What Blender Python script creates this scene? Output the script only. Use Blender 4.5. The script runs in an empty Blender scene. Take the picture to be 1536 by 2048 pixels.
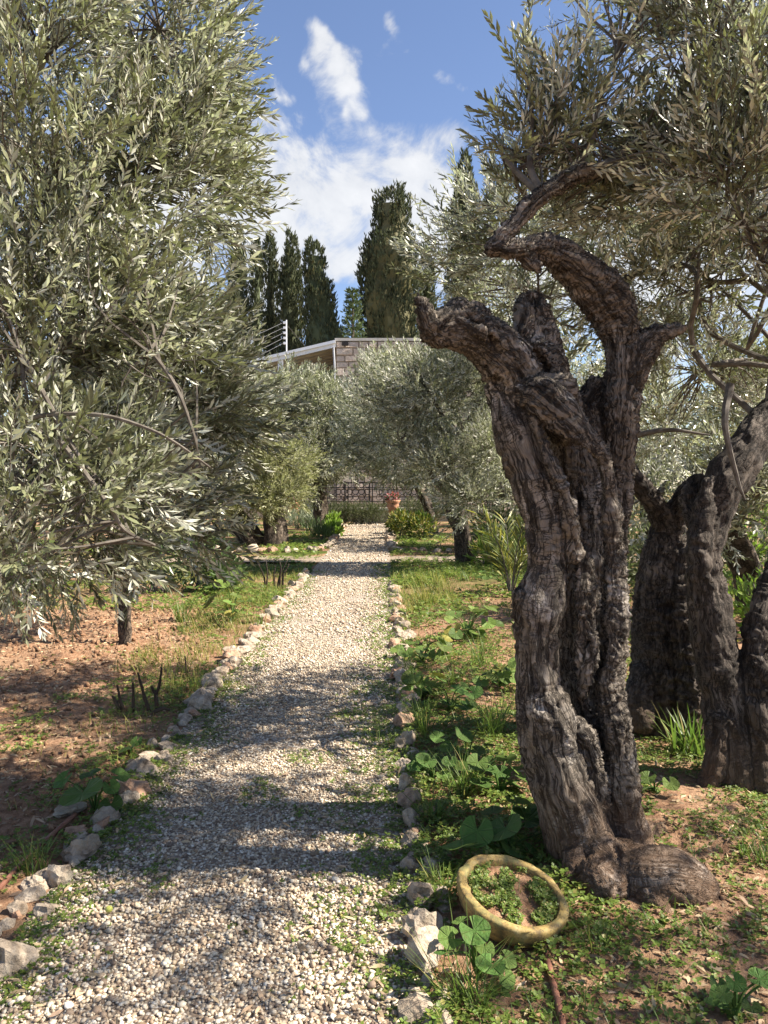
import bpy, bmesh, math, random
import numpy as np
from mathutils import Vector, Matrix

# ------------------------------------------------------------------ camera
F_PX, PITCH, CAM_H = 1540.0, math.radians(2.2), 1.6
S = bpy.context.scene
COL = S.collection
cam_d = bpy.data.cameras.new('camera'); cam = bpy.data.objects.new('camera', cam_d); COL.objects.link(cam)
cam.location = (0, 0, CAM_H); cam.rotation_euler = (math.pi / 2 - PITCH, 0, 0)
cam_d.sensor_fit = 'VERTICAL'; cam_d.sensor_height = 36; cam_d.lens = 36 * F_PX / 2048
cam_d.clip_start = 0.05; cam_d.clip_end = 2000
S.camera = cam

def ray(px, py):
    u, v = (px - 768) / F_PX, (1024 - py) / F_PX
    return np.array([u, math.cos(PITCH) + v * math.sin(PITCH), -math.sin(PITCH) + v * math.cos(PITCH)])
def at(px, py, Y):
    d = ray(px, py); return np.array([0, 0, CAM_H]) + d * (Y / d[1])
def gnd(px, py, z=0.0):
    d = ray(px, py); return np.array([0, 0, CAM_H]) + d * ((z - CAM_H) / d[2])

# ------------------------------------------------------------------ light
SUN_AZ, SUN_EL = math.radians(93), math.radians(45)
sdir = np.array([math.sin(SUN_AZ) * math.cos(SUN_EL), math.cos(SUN_AZ) * math.cos(SUN_EL), math.sin(SUN_EL)])
sl = bpy.data.lights.new('sun', 'SUN'); sl.energy = 5.0; sl.angle = math.radians(0.53); sl.color = (1, 0.915, 0.79)
so = bpy.data.objects.new('sun', sl); COL.objects.link(so); so.location = (10, 10, 30)
so.rotation_euler = Vector(-sdir).to_track_quat('-Z', 'Y').to_euler()
W = bpy.data.worlds.new('World'); S.world = W; W.use_nodes = True
SKY_STRENGTH = 0.085
S.view_settings.view_transform = 'Standard'; S.view_settings.look = 'None'; S.view_settings.gamma = 1
S.view_settings.use_curve_mapping = False
S.view_settings.exposure = 1.5
S.cycles.max_bounces = 8; S.cycles.diffuse_bounces = 4; S.cycles.transmission_bounces = 4; S.cycles.transparent_max_bounces = 4
S.cycles.use_denoising = True

class NT:
    """small node helper"""
    def __init__(s, tree): s.t = tree; s.n = tree.nodes; s.l = tree.links
    def new(s, typ, **kw):
        n = s.n.new('ShaderNode' + typ)
        for k, v in kw.items(): setattr(n, k, v)
        return n
    def set(s, sock, v):
        if isinstance(v, bpy.types.NodeSocket): s.l.new(v, sock)
        else: sock.default_value = v
    def math(s, op, a, b=None, c=None, clamp=False):
        n = s.new('Math', operation=op, use_clamp=clamp)
        for i, v in enumerate((a, b, c)):
            if v is not None: s.set(n.inputs[i], v)
        return n.outputs[0]
    def vec(s, op, a, b=None, scale=None):
        n = s.new('VectorMath', operation=op); s.set(n.inputs[0], a)
        if b is not None: s.set(n.inputs[1], b)
        if scale is not None: s.set(n.inputs['Scale'], scale)
        return n
    def noise(s, vec, scale, detail=4, rough=0.55, dist=0.0):
        n = s.new('TexNoise'); s.set(n.inputs['Vector'], vec); n.inputs['Scale'].default_value = scale
        n.inputs['Detail'].default_value = detail; n.inputs['Roughness'].default_value = rough
        n.inputs['Distortion'].default_value = dist
        return n.outputs['Fac']
    def ramp(s, fac, stops):
        n = s.new('ValToRGB'); s.set(n.inputs[0], fac); e = n.color_ramp.elements
        while len(e) < len(stops): e.new(0.5)
        for i, (p, c) in enumerate(stops):
            e[i].position = p; e[i].color = (*c, 1) if len(c) == 3 else c
        return n.outputs[0]
    def step(s, v, a, b):
        n = s.new('MapRange', interpolation_type='SMOOTHSTEP'); s.set(n.inputs[0], v)
        n.inputs[1].default_value = a; n.inputs[2].default_value = b
        return n.outputs[0]
    def mix(s, f, a, b, mode='MIX'):
        n = s.new('Mix', data_type='RGBA', blend_type=mode); s.set(n.inputs[0], f)
        s.set(n.inputs[6], a if isinstance(a, bpy.types.NodeSocket) else (*a, 1))
        s.set(n.inputs[7], b if isinstance(b, bpy.types.NodeSocket) else (*b, 1))
        return n.outputs[2]

def build_sky():
    k = NT(W.node_tree); bg = k.n['Background']; bg.inputs[1].default_value = SKY_STRENGTH
    sky = k.new('TexSky', sky_type='NISHITA', sun_disc=False, sun_elevation=SUN_EL, sun_rotation=SUN_AZ)
    sky.air_density = 1.0; sky.dust_density = 0.25; sky.ozone_density = 4.5; sky.altitude = 750
    tc = k.new('TexCoord').outputs['Generated']
    nz = k.noise(tc, 9.0, 12, 0.66, 0.6)
    big = k.noise(tc, 2.3, 4, 0.5)
    blobs = [(620, 415, 140), (720, 395, 120), (815, 350, 95), (850, 370, 70), (745, 345, 70), (560, 440, 120), (690, 375, 90), (885, 430, 90), (840, 480, 120), (760, 430, 140), (650, 470, 110),
             (630, 95, 50), (665, 130, 60), (700, 180, 62), (725, 225, 44), (550, 180, 36), (535, 250, 50), (600, 240, 38), (600, 295, 30), (885, 172, 46),
             (800, 65, 44), (820, 85, 40), (430, 420, 190), (300, 520, 240), (1400, 470, 280), (1250, 430, 150), (1080, 540, 160)]
    wn = k.new('TexNoise'); k.l.new(tc, wn.inputs['Vector']); wn.inputs['Scale'].default_value = 14; wn.inputs['Detail'].default_value = 3
    tw = k.vec('ADD', tc, k.vec('SCALE', k.vec('SUBTRACT', wn.outputs['Color'], (0.5, 0.5, 0.5)).outputs[0], scale=0.11).outputs[0]).outputs[0]
    acc = None
    for (px, py, r) in blobs:
        d = ray(px, py); d = d / np.linalg.norm(d)
        dist = k.vec('DISTANCE', tw, tuple(d)).outputs['Value']
        v = k.math('MULTIPLY_ADD', dist, -1540.0 / r * 1.25, 1.62 if r > 85 else 1.1)
        acc = v if acc is None else k.math('SMOOTH_MAX', acc, v, 0.25)
    generic = k.math('MULTIPLY_ADD', big, 4.0, -2.2)  # added cloud cover, mostly out of view, that brightens the fill light
    blue = None
    for (px, py, r) in ((760, 0, 420), (960, 220, 200), (1150, 60, 260)):
        d = ray(px, py); d = d / np.linalg.norm(d); v = k.math('MULTIPLY_ADD', k.vec('DISTANCE', tc, tuple(d)).outputs['Value'], -1540.0 / r, 1.0, clamp=True); blue = v if blue is None else k.math('MAXIMUM', blue, v)
    generic = k.math('MULTIPLY_ADD', k.step(blue, 0.0, 0.3), -3.0, generic)
    acc = k.math('SMOOTH_MAX', k.math('MAXIMUM', acc, -1.0), generic, 0.2)
    dens = k.math('ADD', acc, k.math('MULTIPLY_ADD', nz, 3.4, -1.85))
    mask = k.step(dens, 0.05, 0.9)
    fine = k.noise(tc, 16.0, 6, 0.6)
    ccol = k.ramp(k.math('MULTIPLY_ADD', fine, 0.6, k.math('MULTIPLY', dens, 0.25)), [(0.2, (3.0, 3.1, 3.3)), (0.8, (4.5, 4.5, 4.5))])
    k.l.new(k.mix(k.math('MULTIPLY', mask, 0.9), k.mix(1.0, sky.outputs[0], (1.0, 0.86, 0.82), 'MULTIPLY'), ccol), bg.inputs[0])
build_sky()

# ------------------------------------------------------------------ numpy helpers
R = np.random.default_rng(7)
_P = np.random.default_rng(3).permutation(4096).astype(np.int64)
_G = np.random.default_rng(5).normal(size=(4096, 3)); _G /= np.linalg.norm(_G, axis=1)[:, None]
def gnoise(p):
    p = np.asarray(p, float); i = np.floor(p).astype(np.int64); f = p - i; w = f * f * f * (f * (f * 6 - 15) + 10)
    out = 0
    for dx in (0, 1):
        for dy in (0, 1):
            for dz in (0, 1):
                h = _P[(_P[(_P[(i[:, 0] + dx) & 4095] + i[:, 1] + dy) & 4095] + i[:, 2] + dz) & 4095]
                g = _G[h]; d = f - np.array([dx, dy, dz])
                wt = (w[:, 0] if dx else 1 - w[:, 0]) * (w[:, 1] if dy else 1 - w[:, 1]) * (w[:, 2] if dz else 1 - w[:, 2])
                out = out + wt * (g * d).sum(1)
    return out * 1.6
def fbm(p, o=4, g=0.5):
    s, a = 0, 1.0; p = np.asarray(p, float)
    for k in range(o): s = s + a * gnoise(p * 2 ** k + 31.7 * k); a *= g
    return s
def ridged(p, o=3, g=0.5):
    s, a = 0, 1.0; p = np.asarray(p, float)
    for k in range(o): s = s + a * (1 - 2.2 * np.abs(gnoise(p * 2 ** k + 13.1 * k))); a *= g
    return s
def fbm2(x, y, o=4, seed=0.0): return fbm(np.stack([x, y, np.full_like(x, seed)], 1), o)

def mesh(name, V, Fs, mats, ids=None, smooth=False, attr=None):
    """Fs: list of (m,k) int arrays; ids: material index per array"""
    me = bpy.data.meshes.new(name); V = np.asarray(V, np.float32)
    Fs = [np.asarray(f, np.int32) for f in Fs if len(f)]
    me.vertices.add(len(V)); me.vertices.foreach_set('co', V.ravel())
    lt = np.concatenate([np.full(len(f), f.shape[1], np.int32) for f in Fs]); li = np.concatenate([f.ravel() for f in Fs])
    me.loops.add(len(li)); me.loops.foreach_set('vertex_index', li)
    me.polygons.add(len(lt)); me.polygons.foreach_set('loop_start', np.concatenate([[0], np.cumsum(lt)[:-1]]).astype(np.int32))
    if ids is not None: me.polygons.foreach_set('material_index', np.concatenate([np.full(len(f), i, np.int32) if np.isscalar(i) else np.asarray(i, np.int32) for f, i in zip(Fs, ids)]))
    me.polygons.foreach_set('use_smooth', np.full(len(lt), bool(smooth)))
    for m in (mats if isinstance(mats, (list, tuple)) else [mats]): me.materials.append(m)
    if attr is not None:
        a = me.attributes.new('gr', 'FLOAT_VECTOR', 'POINT'); a.data.foreach_set('vector', np.asarray(attr, np.float32).ravel())
    me.update(calc_edges=True)
    return me
def link(name, me, parent=None, loc=None):
    o = bpy.data.objects.new(name, me); COL.objects.link(o)
    if parent is not None: o.parent = parent
    if loc is not None: o.location = loc
    return o
def tag(o, label=None, cat=None, group=None, kind=None):
    if label: o['label'] = label
    if cat: o['category'] = cat
    if group: o['group'] = group
    if kind: o['kind'] = kind
    return o
def thing(name, label, cat, loc=(0, 0, 0), group=None):
    o = bpy.data.objects.new(name, None); COL.objects.link(o); o.location = Vector(tuple(float(c) for c in loc)); o.empty_display_size = 0.1
    return tag(o, label, cat, group)

class Acc:
    """collects geometry into one mesh"""
    def __init__(s): s.V, s.F, s.I, s.A, s.n = [], [], [], [], 0
    def add(s, V, F, mid=0, attr=None):
        V = np.asarray(V, float).reshape(-1, 3)
        for f in (F if isinstance(F, list) else [F]):
            s.F.append(np.asarray(f) + s.n); s.I.append(mid)
        s.V.append(V); s.A.append(V if attr is None else attr); s.n += len(V)
    def build(s, name, mats, parent=None, smooth=False, attr=False, off=None):
        V = np.concatenate(s.V)
        if off is not None: V = V - np.asarray(off)
        o = link(name, mesh(name, V, s.F, mats, s.I, smooth, np.concatenate(s.A) if attr else None), parent)
        return o
def basis(d, roll, up=(0, 0, 1)):
    """rows->columns: x axis along d"""
    d = d / np.linalg.norm(d, axis=1)[:, None]
    h = np.where(np.abs(d[:, 2:3]) > 0.95, np.array([[1., 0, 0]]), np.array([up], float))
    y = np.cross(h, d); y /= np.linalg.norm(y, axis=1)[:, None]; z = np.cross(d, y)
    c, s_ = np.cos(roll)[:, None], np.sin(roll)[:, None]
    return np.stack([d, y * c + z * s_, -y * s_ + z * c], 2)
def scatter(tV, tF, P, M, sc):
    sc = np.asarray(sc); sc = sc[:, None, None] if sc.ndim == 1 else sc[:, None, :]
    V = np.einsum('nij,nvj->nvi', M, tV[None] * sc) + P[:, None]
    n = len(tV); off = (np.arange(len(P)) * n)
    return V.reshape(-1, 3), [(np.asarray(f)[None] + off[:, None, None]).reshape(-1, np.asarray(f).shape[1]) for f in tF]
def catmull(pts, n):
    pts = np.asarray(pts, float); P = np.concatenate([[2 * pts[0] - pts[1]], pts, [2 * pts[-1] - pts[-2]]])
    out = []
    for i in range(len(pts) - 1):
        p0, p1, p2, p3 = P[i:i + 4]
        t = np.linspace(0, 1, n, endpoint=False)[:, None]
        out.append(0.5 * (2 * p1 + (p2 - p0) * t + (2 * p0 - 5 * p1 + 4 * p2 - p3) * t ** 2 + (3 * p1 - p0 - 3 * p2 + p3) * t ** 3))
    out.append(pts[-1:]); return np.concatenate(out)
def frames(C):
    T = np.gradient(C, axis=0); T /= np.linalg.norm(T, axis=1)[:, None] + 1e-9
    n = np.cross(T[0], [0.31, 0.87, 0.2]); n /= np.linalg.norm(n); N = [n]
    for i in range(1, len(C)):
        n = N[-1] - T[i] * (N[-1] @ T[i]); N.append(n / np.linalg.norm(n))
    N = np.array(N); return T, N, np.cross(T, N)
def tube(C, r, sides=6, cap=True, lobes=0.0, rough=0.0, seed=0.0):
    C = np.asarray(C, float); r = np.asarray(r, float) * np.ones(len(C)); T, N, B = frames(C)
    a = np.linspace(0, 2 * math.pi, sides, endpoint=False); sl_ = np.concatenate([[0], np.cumsum(np.linalg.norm(np.diff(C, axis=0), axis=1))])
    rr = r[:, None] * np.ones((1, sides))
    if lobes: rr = rr * (1 + lobes * np.sin(3 * a[None] + sl_[:, None] * 1.3 + seed) + 0.6 * lobes * np.sin(5 * a[None] - sl_[:, None] * 2 + seed * 2))
    U = np.cos(a)[None, :, None] * N[:, None] + np.sin(a)[None, :, None] * B[:, None]
    V = (C[:, None] + U * rr[..., None])
    G = np.stack([np.cos(a)[None] * r[:, None], np.sin(a)[None] * r[:, None], sl_[:, None] + 0 * rr], 2).reshape(-1, 3)
    if rough:
        q = np.stack([np.cos(a)[None] * r[:, None] * 1.0, np.sin(a)[None] * r[:, None], sl_[:, None] * .3 + 0 * rr], 2).reshape(-1, 3)
        V = V + (U.reshape(-1, 3) * (rough * r.repeat(sides) * fbm(q / max(r.mean(), .02) * 1.1 + seed, 3))[:, None]).reshape(V.shape)
    n, m = len(C), sides
    i = np.arange(n - 1)[:, None] * m; j = np.arange(m)[None]; j2 = (j + 1) % m
    Q = np.stack([i + j, i + j2, i + m + j2, i + m + j], 2).reshape(-1, 4)
    Fs = [Q]
    if cap: Fs.append(np.arange(m)[None] + (n - 1) * m)
    return V.reshape(-1, 3), Fs, G

def lathe_geo(pr, n=32, c=(0, 0, 0)):
    a = np.linspace(0, 2 * math.pi, n, endpoint=False); m_ = len(pr)
    V = np.array([[c[0] + r_ * math.cos(t), c[1] + r_ * math.sin(t), c[2] + z_] for r_, z_ in pr for t in a])
    i = np.arange(m_ - 1)[:, None] * n; j = np.arange(n)[None]; j2 = (j + 1) % n
    return V, [np.stack([i + j, i + j2, i + n + j2, i + n + j], 2).reshape(-1, 4)]
def ico(sub):
    bm = bmesh.new(); bmesh.ops.create_icosphere(bm, subdivisions=sub, radius=1)
    V = np.array([v.co[:] for v in bm.verts]); F = np.array([[v.index for v in f.verts] for f in bm.faces]); bm.free(); return V, F
def boxgeo(x0, x1, y0, y1, z0, z1):
    V = np.array([[x, y, z] for z in (z0, z1) for y in (y0, y1) for x in (x0, x1)], float)
    return V, np.array([[0, 2, 3, 1], [4, 5, 7, 6], [0, 1, 5, 4], [2, 6, 7, 3], [0, 4, 6, 2], [1, 3, 7, 5]])

# ------------------------------------------------------------------ materials
def new_mat(name):
    m = bpy.data.materials.new(name); m.use_nodes = True; k = NT(m.node_tree); return m, k, k.n['Principled BSDF']
def pos(k): return k.new('NewGeometry').outputs['Position']
def bump(k, b, h, strength=0.5, dist=0.01):
    n = k.new('Bump'); n.inputs['Strength'].default_value = strength; n.inputs['Distance'].default_value = dist
    k.set(n.inputs['Height'], h); k.l.new(n.outputs[0], b.inputs['Normal'])
def mat_simple(name, c1, c2, scale=8, rough=0.8, bs=0.3, bd=0.005, obj_rand=0.0, spec=0.3):
    m, k, b = new_mat(name); p = pos(k); f = k.noise(p, scale, 6, 0.6)
    col = k.mix(k.step(f, 0.3, 0.7), c1, c2)
    if obj_rand:
        r = k.new('ObjectInfo').outputs['Random']; col = k.mix(k.math('MULTIPLY', r, obj_rand), col, (0.02, 0.02, 0.02))
    k.l.new(col, b.inputs['Base Color']); b.inputs['Roughness'].default_value = rough; b.inputs['Specular IOR Level'].default_value = spec
    if bs: bump(k, b, k.noise(p, scale * 6, 5, 0.65), bs, bd)
    return m
def mat_leaf(name, top, under, var=0.5, trans=0.35, rough=0.5, dry=None, spec=0.35, tr_col=None, per_obj=False):
    """leaf with a darker upper face and a paler lower face, thin enough to let light through"""
    m, k, b = new_mat(name); g = k.new('NewGeometry'); rnd = k.new('ObjectInfo').outputs['Random'] if per_obj else g.outputs['Random Per Island']
    c = k.mix(g.outputs['Backfacing'], top, under)
    hsv = k.new('HueSaturation'); k.l.new(c, hsv.inputs['Color'])
    k.set(hsv.inputs['Value'], k.math('MULTIPLY_ADD', rnd, var, 1 - var / 2))
    k.set(hsv.inputs['Hue'], k.math('MULTIPLY_ADD', k.math('FRACT', k.math('MULTIPLY', rnd, 17.3)), 0.03, 0.485))
    col = hsv.outputs[0]
    if dry is not None:
        f = k.step(k.math('FRACT', k.math('MULTIPLY', rnd, 37.7)), dry[1], dry[1] + 0.03); col = k.mix(f, col, dry[0])
    if per_obj:
        oc = k.new('TexCoord').outputs['Object']; sp = k.new('SeparateXYZ'); k.l.new(k.vec('SUBTRACT', oc, (0.08, 0, 0)).outputs[0], sp.inputs[0])
        vein = k.math('ABSOLUTE', k.math('SINE', k.math('MULTIPLY', k.math('ARCTAN2', sp.outputs[1], sp.outputs[0]), 3.5)))
        col = k.mix(k.math('MULTIPLY', k.math('SUBTRACT', 1.0, k.step(vein, 0.0, 0.22)), 0.45), col, (0.24, 0.3, 0.12))
        col = k.mix(k.math('MULTIPLY', k.step(k.noise(oc, 7, 5, .65), .5, .7), .35), col, (0.16, 0.14, 0.05))
        bump(k, b, k.math('ADD', k.step(vein, 0.0, 0.5), k.noise(oc, 9, 4)), 0.6, 0.012)
    k.l.new(col, b.inputs['Base Color']); b.inputs['Roughness'].default_value = rough; b.inputs['Specular IOR Level'].default_value = spec
    t = k.new('BsdfTranslucent'); k.l.new(k.mix(1.0, col, tr_col or (1.05, 1.2, 0.78), 'MULTIPLY'), t.inputs[0])
    ms = k.new('MixShader'); ms.inputs[0].default_value = trans
    k.l.new(b.outputs[0], ms.inputs[1]); k.l.new(t.outputs[0], ms.inputs[2]); k.l.new(ms.outputs[0], k.n['Material Output'].inputs[0])
    return m
def mat_bark(name, dark, mid, pale, sc=(42, 42, 3.4), plate=(30, 30, 2.4), plate_w=0.8, bd=0.012, base=None):
    m, k, b = new_mat(name)
    a = k.new('Attribute', attribute_name='gr').outputs['Vector']; p = pos(k)
    nn = k.new('TexNoise'); k.l.new(p, nn.inputs['Vector']); nn.inputs['Scale'].default_value = 9
    wv = k.vec('SCALE', k.vec('SUBTRACT', nn.outputs['Color'], (0.5, 0.5, 0.5)).outputs[0], scale=0.05).outputs[0]
    a2 = k.vec('ADD', a, wv).outputs[0]
    s1 = k.vec('MULTIPLY', a2, sc).outputs[0]
    grain = k.noise(s1, 1.0, 8, 0.68, 0.4)
    fine = k.noise(k.vec('MULTIPLY', a2, (sc[0] * 4, sc[1] * 4, sc[2] * 3)).outputs[0], 1.0, 4, 0.6)
    fis = k.noise(k.vec('MULTIPLY', a2, plate).outputs[0], 1.0, 5, 0.6, 0.8)
    crs = k.noise(k.vec('MULTIPLY', a2, (plate[0] * 0.5, plate[1] * 0.5, plate[0] * 2.2)).outputs[0], 1.0, 4, 0.6, 0.5)
    crack = k.math('MULTIPLY', k.step(k.math('ABSOLUTE', k.math('SUBTRACT', fis, 0.5)), 0.004, 0.045), k.math('MAXIMUM', k.step(k.math('ABSOLUTE', k.math('SUBTRACT', crs, 0.52)), 0.002, 0.03), k.step(k.noise(p, 4, 2), 0.45, 0.6)))
    h = k.math('ADD', k.math('MULTIPLY', grain, 1.0), k.math('ADD', k.math('MULTIPLY', crack, plate_w * 0.5), k.math('MULTIPLY', fine, 0.35)))
    blot = k.noise(p, 5.5, 5, 0.6)
    col = k.mix(k.step(grain, 0.34, 0.56), dark, mid)
    col = k.mix(k.math('MULTIPLY', k.step(blot, 0.5, 0.68), k.step(grain, 0.42, 0.62)), col, pale)
    col = k.mix(k.math('MULTIPLY', k.math('SUBTRACT', 1.0, crack), plate_w), col, tuple(c * 0.5 for c in dark))
    if base is not None:
        z = k.new('SeparateXYZ'); k.l.new(p, z.inputs[0])
        f = k.math('SUBTRACT', 1.0, k.step(k.math('ADD', z.outputs[2], k.math('MULTIPLY', blot, 0.3)), 0.15, 0.6))
        col = k.mix(k.math('MULTIPLY', f, 0.75), col, base)
    k.l.new(col, b.inputs['Base Color']); b.inputs['Roughness'].default_value = 0.85; b.inputs['Specular IOR Level'].default_value = 0.25
    bump(k, b, h, 1.0, bd)
    return m

M = {}
M['bark'] = mat_bark('weathered olive wood', (0.026, 0.02, 0.015), (0.205, 0.173, 0.138), (0.48, 0.435, 0.38), base=(0.2, 0.12, 0.072), bd=0.018)
M['bark2'] = mat_bark('dark olive bark', (0.024, 0.019, 0.015), (0.095, 0.077, 0.062), (0.2, 0.17, 0.145), sc=(32, 32, 6), plate=(34, 34, 6), plate_w=0.8, base=(0.13, 0.085, 0.055))
M['bark3'] = mat_bark('grey olive bark', (0.04, 0.03, 0.023), (0.13, 0.1, 0.075), (0.22, 0.18, 0.145), sc=(14, 14, 4), plate=(12, 12, 6), bd=0.03)
M['twig'] = mat_simple('twig', (0.07, 0.058, 0.045), (0.17, 0.15, 0.125), 20, 0.8, 0)
M['leaf_near'] = mat_leaf('olive leaf', (0.16, 0.168, 0.092), (0.49, 0.49, 0.4), 1.0, 0.22, 0.33, ((0.24, 0.19, 0.08), 0.985), 0.5)
M['leaf_mid'] = mat_leaf('olive leaf further off', (0.18, 0.185, 0.11), (0.5, 0.485, 0.4), 0.95, 0.26, 0.38, None, 0.45)
M['leaf_yel'] = mat_leaf('olive leaf yellowish', (0.2, 0.2, 0.085), (0.42, 0.41, 0.25), 0.85, 0.3, 0.48, None, 0.4)
M['cypress'] = mat_leaf('cypress foliage', (0.07, 0.082, 0.042), (0.07, 0.082, 0.042), 1.1, 0.15, 0.65, ((0.14, 0.13, 0.06), 0.9), 0.2)
M['spruce'] = mat_leaf('spruce foliage', (0.09, 0.12, 0.05), (0.1, 0.13, 0.06), 0.8, 0.15, 0.6, None, 0.2)
M['clover'] = mat_leaf('clover leaf', (0.135, 0.19, 0.035), (0.17, 0.22, 0.06), 0.8, 0.35, 0.5, ((0.3, 0.27, 0.08), 0.9), 0.35)
M['grassb'] = mat_leaf('grass blade', (0.11, 0.17, 0.035), (0.12, 0.18, 0.04), 0.7, 0.4, 0.45, ((0.33, 0.28, 0.1), 0.88), 0.4)
M['grassd'] = mat_leaf('drying grass', (0.3, 0.27, 0.075), (0.3, 0.27, 0.08), 0.8, 0.4, 0.55, ((0.15, 0.2, 0.04), 0.6), 0.3)
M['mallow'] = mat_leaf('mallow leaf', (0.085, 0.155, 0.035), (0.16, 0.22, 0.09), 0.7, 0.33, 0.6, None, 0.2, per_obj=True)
M['mallow_y'] = mat_leaf('yellow green mallow leaf', (0.125, 0.19, 0.04), (0.2, 0.25, 0.1), 0.9, 0.33, 0.55, ((0.3, 0.27, 0.06), 0.9), 0.25, per_obj=True)  # yellower green than the other mallow leaf
M['bush'] = mat_leaf('dark shrub leaf', (0.06, 0.095, 0.025), (0.1, 0.14, 0.06), 0.8, 0.3, 0.4, None, 0.5)
M['hedge'] = mat_leaf('rosemary leaf', (0.075, 0.09, 0.035), (0.14, 0.15, 0.08), 0.9, 0.25, 0.55, None, 0.3)
M['sage'] = mat_leaf('grey sage leaf', (0.22, 0.25, 0.17), (0.3, 0.32, 0.25), 0.7, 0.25, 0.6, None, 0.2)
M['lime'] = mat_leaf('bright green leaf', (0.17, 0.26, 0.035), (0.2, 0.28, 0.07), 0.6, 0.4, 0.45, None, 0.35)
M['golden'] = mat_leaf('golden shrub leaf', (0.17, 0.16, 0.03), (0.22, 0.2, 0.06), 1.0, 0.35, 0.45, ((0.06, 0.1, 0.02), 0.55), 0.35)
M['palm'] = mat_leaf('palm leaflet', (0.14, 0.17, 0.06), (0.18, 0.2, 0.09), 0.7, 0.4, 0.4, ((0.36, 0.33, 0.08), 0.6), 0.4)
M['red'] = mat_leaf('red petal', (0.36, 0.07, 0.085), (0.36, 0.09, 0.11), 0.9, 0.25, 0.6, ((0.5, 0.27, 0.28), 0.55), 0.2)
M['litter'] = mat_leaf('dry fallen leaf', (0.38, 0.28, 0.175), (0.48, 0.4, 0.29), 0.9, 0.1, 0.8, None, 0.2)

# ------------------------------------------------------------------ ground, path
PL, PR = -1.28, 0.10           # the path's edges
CY0, CY1 = 15.5, 16.8          # the cross path
def sstep(v, a, b):
    t = np.clip((v - a) / (b - a), 0, 1); return t * t * (3 - 2 * t)
def H(x, y, detail=True):
    x = np.atleast_1d(np.asarray(x, float)); y = np.atleast_1d(np.asarray(y, float)); x, y = np.broadcast_arrays(x, y); x, y = x.copy(), y.copy()
    near = np.exp(-((np.maximum(np.abs(x) - 4, 0) / 6) ** 2) - (np.maximum(y - 9, 0) / 8) ** 2)
    off = np.maximum(PL - x, x - PR)                      # distance outside the path
    offc = np.maximum(CY0 - y, y - CY1)
    o = np.minimum(off, np.maximum(offc, -0.3))
    h = 0.05 * fbm2(x * 0.5, y * 0.5, 3, 4.2) * sstep(off, 0, 1.5)
    h += 0.02 * np.exp(-(((x - 0.85) / 0.6) ** 2 + ((y - 3.25) / 0.55) ** 2))
    if detail:
        soil = 0.45 + 0.55 * sstep(-x, 1.6, 2.4)
        h += near * soil * sstep(off, 0.02, 0.3) * (0.03 * fbm2(x * 4.5, y * 4.5, 4, 1.5) + 0.016 * np.maximum(ridged(np.stack([x * 9, y * 9, 0 * x + 8], 1), 2), 0))
    h = h * sstep(offc, 0.0, 0.5) * sstep(off, -0.02, 0.2)
    h -= 0.06 * (1 - sstep(o, -0.10, 0.02))
    return h
def put(px, py):
    g = gnd(px, py); g[2] = H(g[0], g[1])[0]; return g
def grow(a, n, f):
    out = [a]; d = 0.05
    for _ in range(n): out.append(out[-1] + d); d *= f
    return np.array(out[1:])
m, k, b = new_mat('red brown garden soil'); p = pos(k)
n1 = k.noise(p, 1.3, 5, 0.6); n2 = k.noise(p, 22, 8, 0.7); n3 = k.noise(p, 75, 4, 0.6)
col = k.ramp(n2, [(0.28, (0.1, 0.053, 0.03)), (0.45, (0.25, 0.138, 0.08)), (0.6, (0.36, 0.222, 0.135)), (0.78, (0.47, 0.34, 0.22))])
col = k.mix(k.math('MULTIPLY', k.step(n1, 0.45, 0.65), 0.5), col, (0.27, 0.18, 0.115))
vo = k.new('TexVoronoi'); k.l.new(k.vec('MULTIPLY', p, (60, 150, 60)).outputs[0], vo.inputs['Vector']); vo.inputs['Scale'].default_value = 1
col = k.mix(k.math('MULTIPLY', k.math('SUBTRACT', 1.0, k.step(vo.outputs['Distance'], 0.12, 0.26)), k.step(n3, 0.45, 0.6)), col, (0.4, 0.3, 0.19))
sx = k.new('SeparateXYZ'); k.l.new(p, sx.inputs[0])
far = k.step(sx.outputs[1], 9.0, 14.0)
col = k.mix(k.math('MULTIPLY', far, k.step(k.noise(p, 0.7, 5, 0.6), 0.42, 0.56)), col, k.ramp(n2, [(0.3, (0.035, 0.05, 0.012)), (0.7, (0.11, 0.14, 0.03))]))
k.l.new(col, b.inputs['Base Color']); b.inputs['Roughness'].default_value = 0.95; b.inputs['Specular IOR Level'].default_value = 0.1
bump(k, b, k.math('ADD', n2, k.math('MULTIPLY', n3, 0.6)), 1.0, 0.02)
M['soil'] = m

m, k, b = new_mat('pale gravel bed'); p = pos(k)
vo = k.new('TexVoronoi'); k.l.new(p, vo.inputs['Vector']); vo.inputs['Scale'].default_value = 62
cells = k.new('SeparateColor'); k.l.new(vo.outputs['Color'], cells.inputs[0])
col = k.ramp(cells.outputs[0], [(0.0, (0.16, 0.12, 0.09)), (0.35, (0.33, 0.27, 0.2)), (0.7, (0.5, 0.44, 0.35)), (1.0, (0.66, 0.62, 0.54))])
col = k.mix(k.step(vo.outputs['Distance'], 0.35, 0.75), col, (0.22, 0.16, 0.11))
col = k.mix(k.math('MULTIPLY', k.step(k.noise(p, 1.1, 5, 0.6), 0.5, 0.7), 0.45), col, (0.2, 0.15, 0.1))
k.l.new(col, b.inputs['Base Color']); b.inputs['Roughness'].default_value = 0.9
bump(k, b, k.math('SUBTRACT', 1.0, vo.outputs['Distance']), 0.9, 0.012)
M['gravelbed'] = m
m, k, b = new_mat('gravel pebbles'); g = k.new('NewGeometry'); rnd = g.outputs['Random Per Island']
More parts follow.
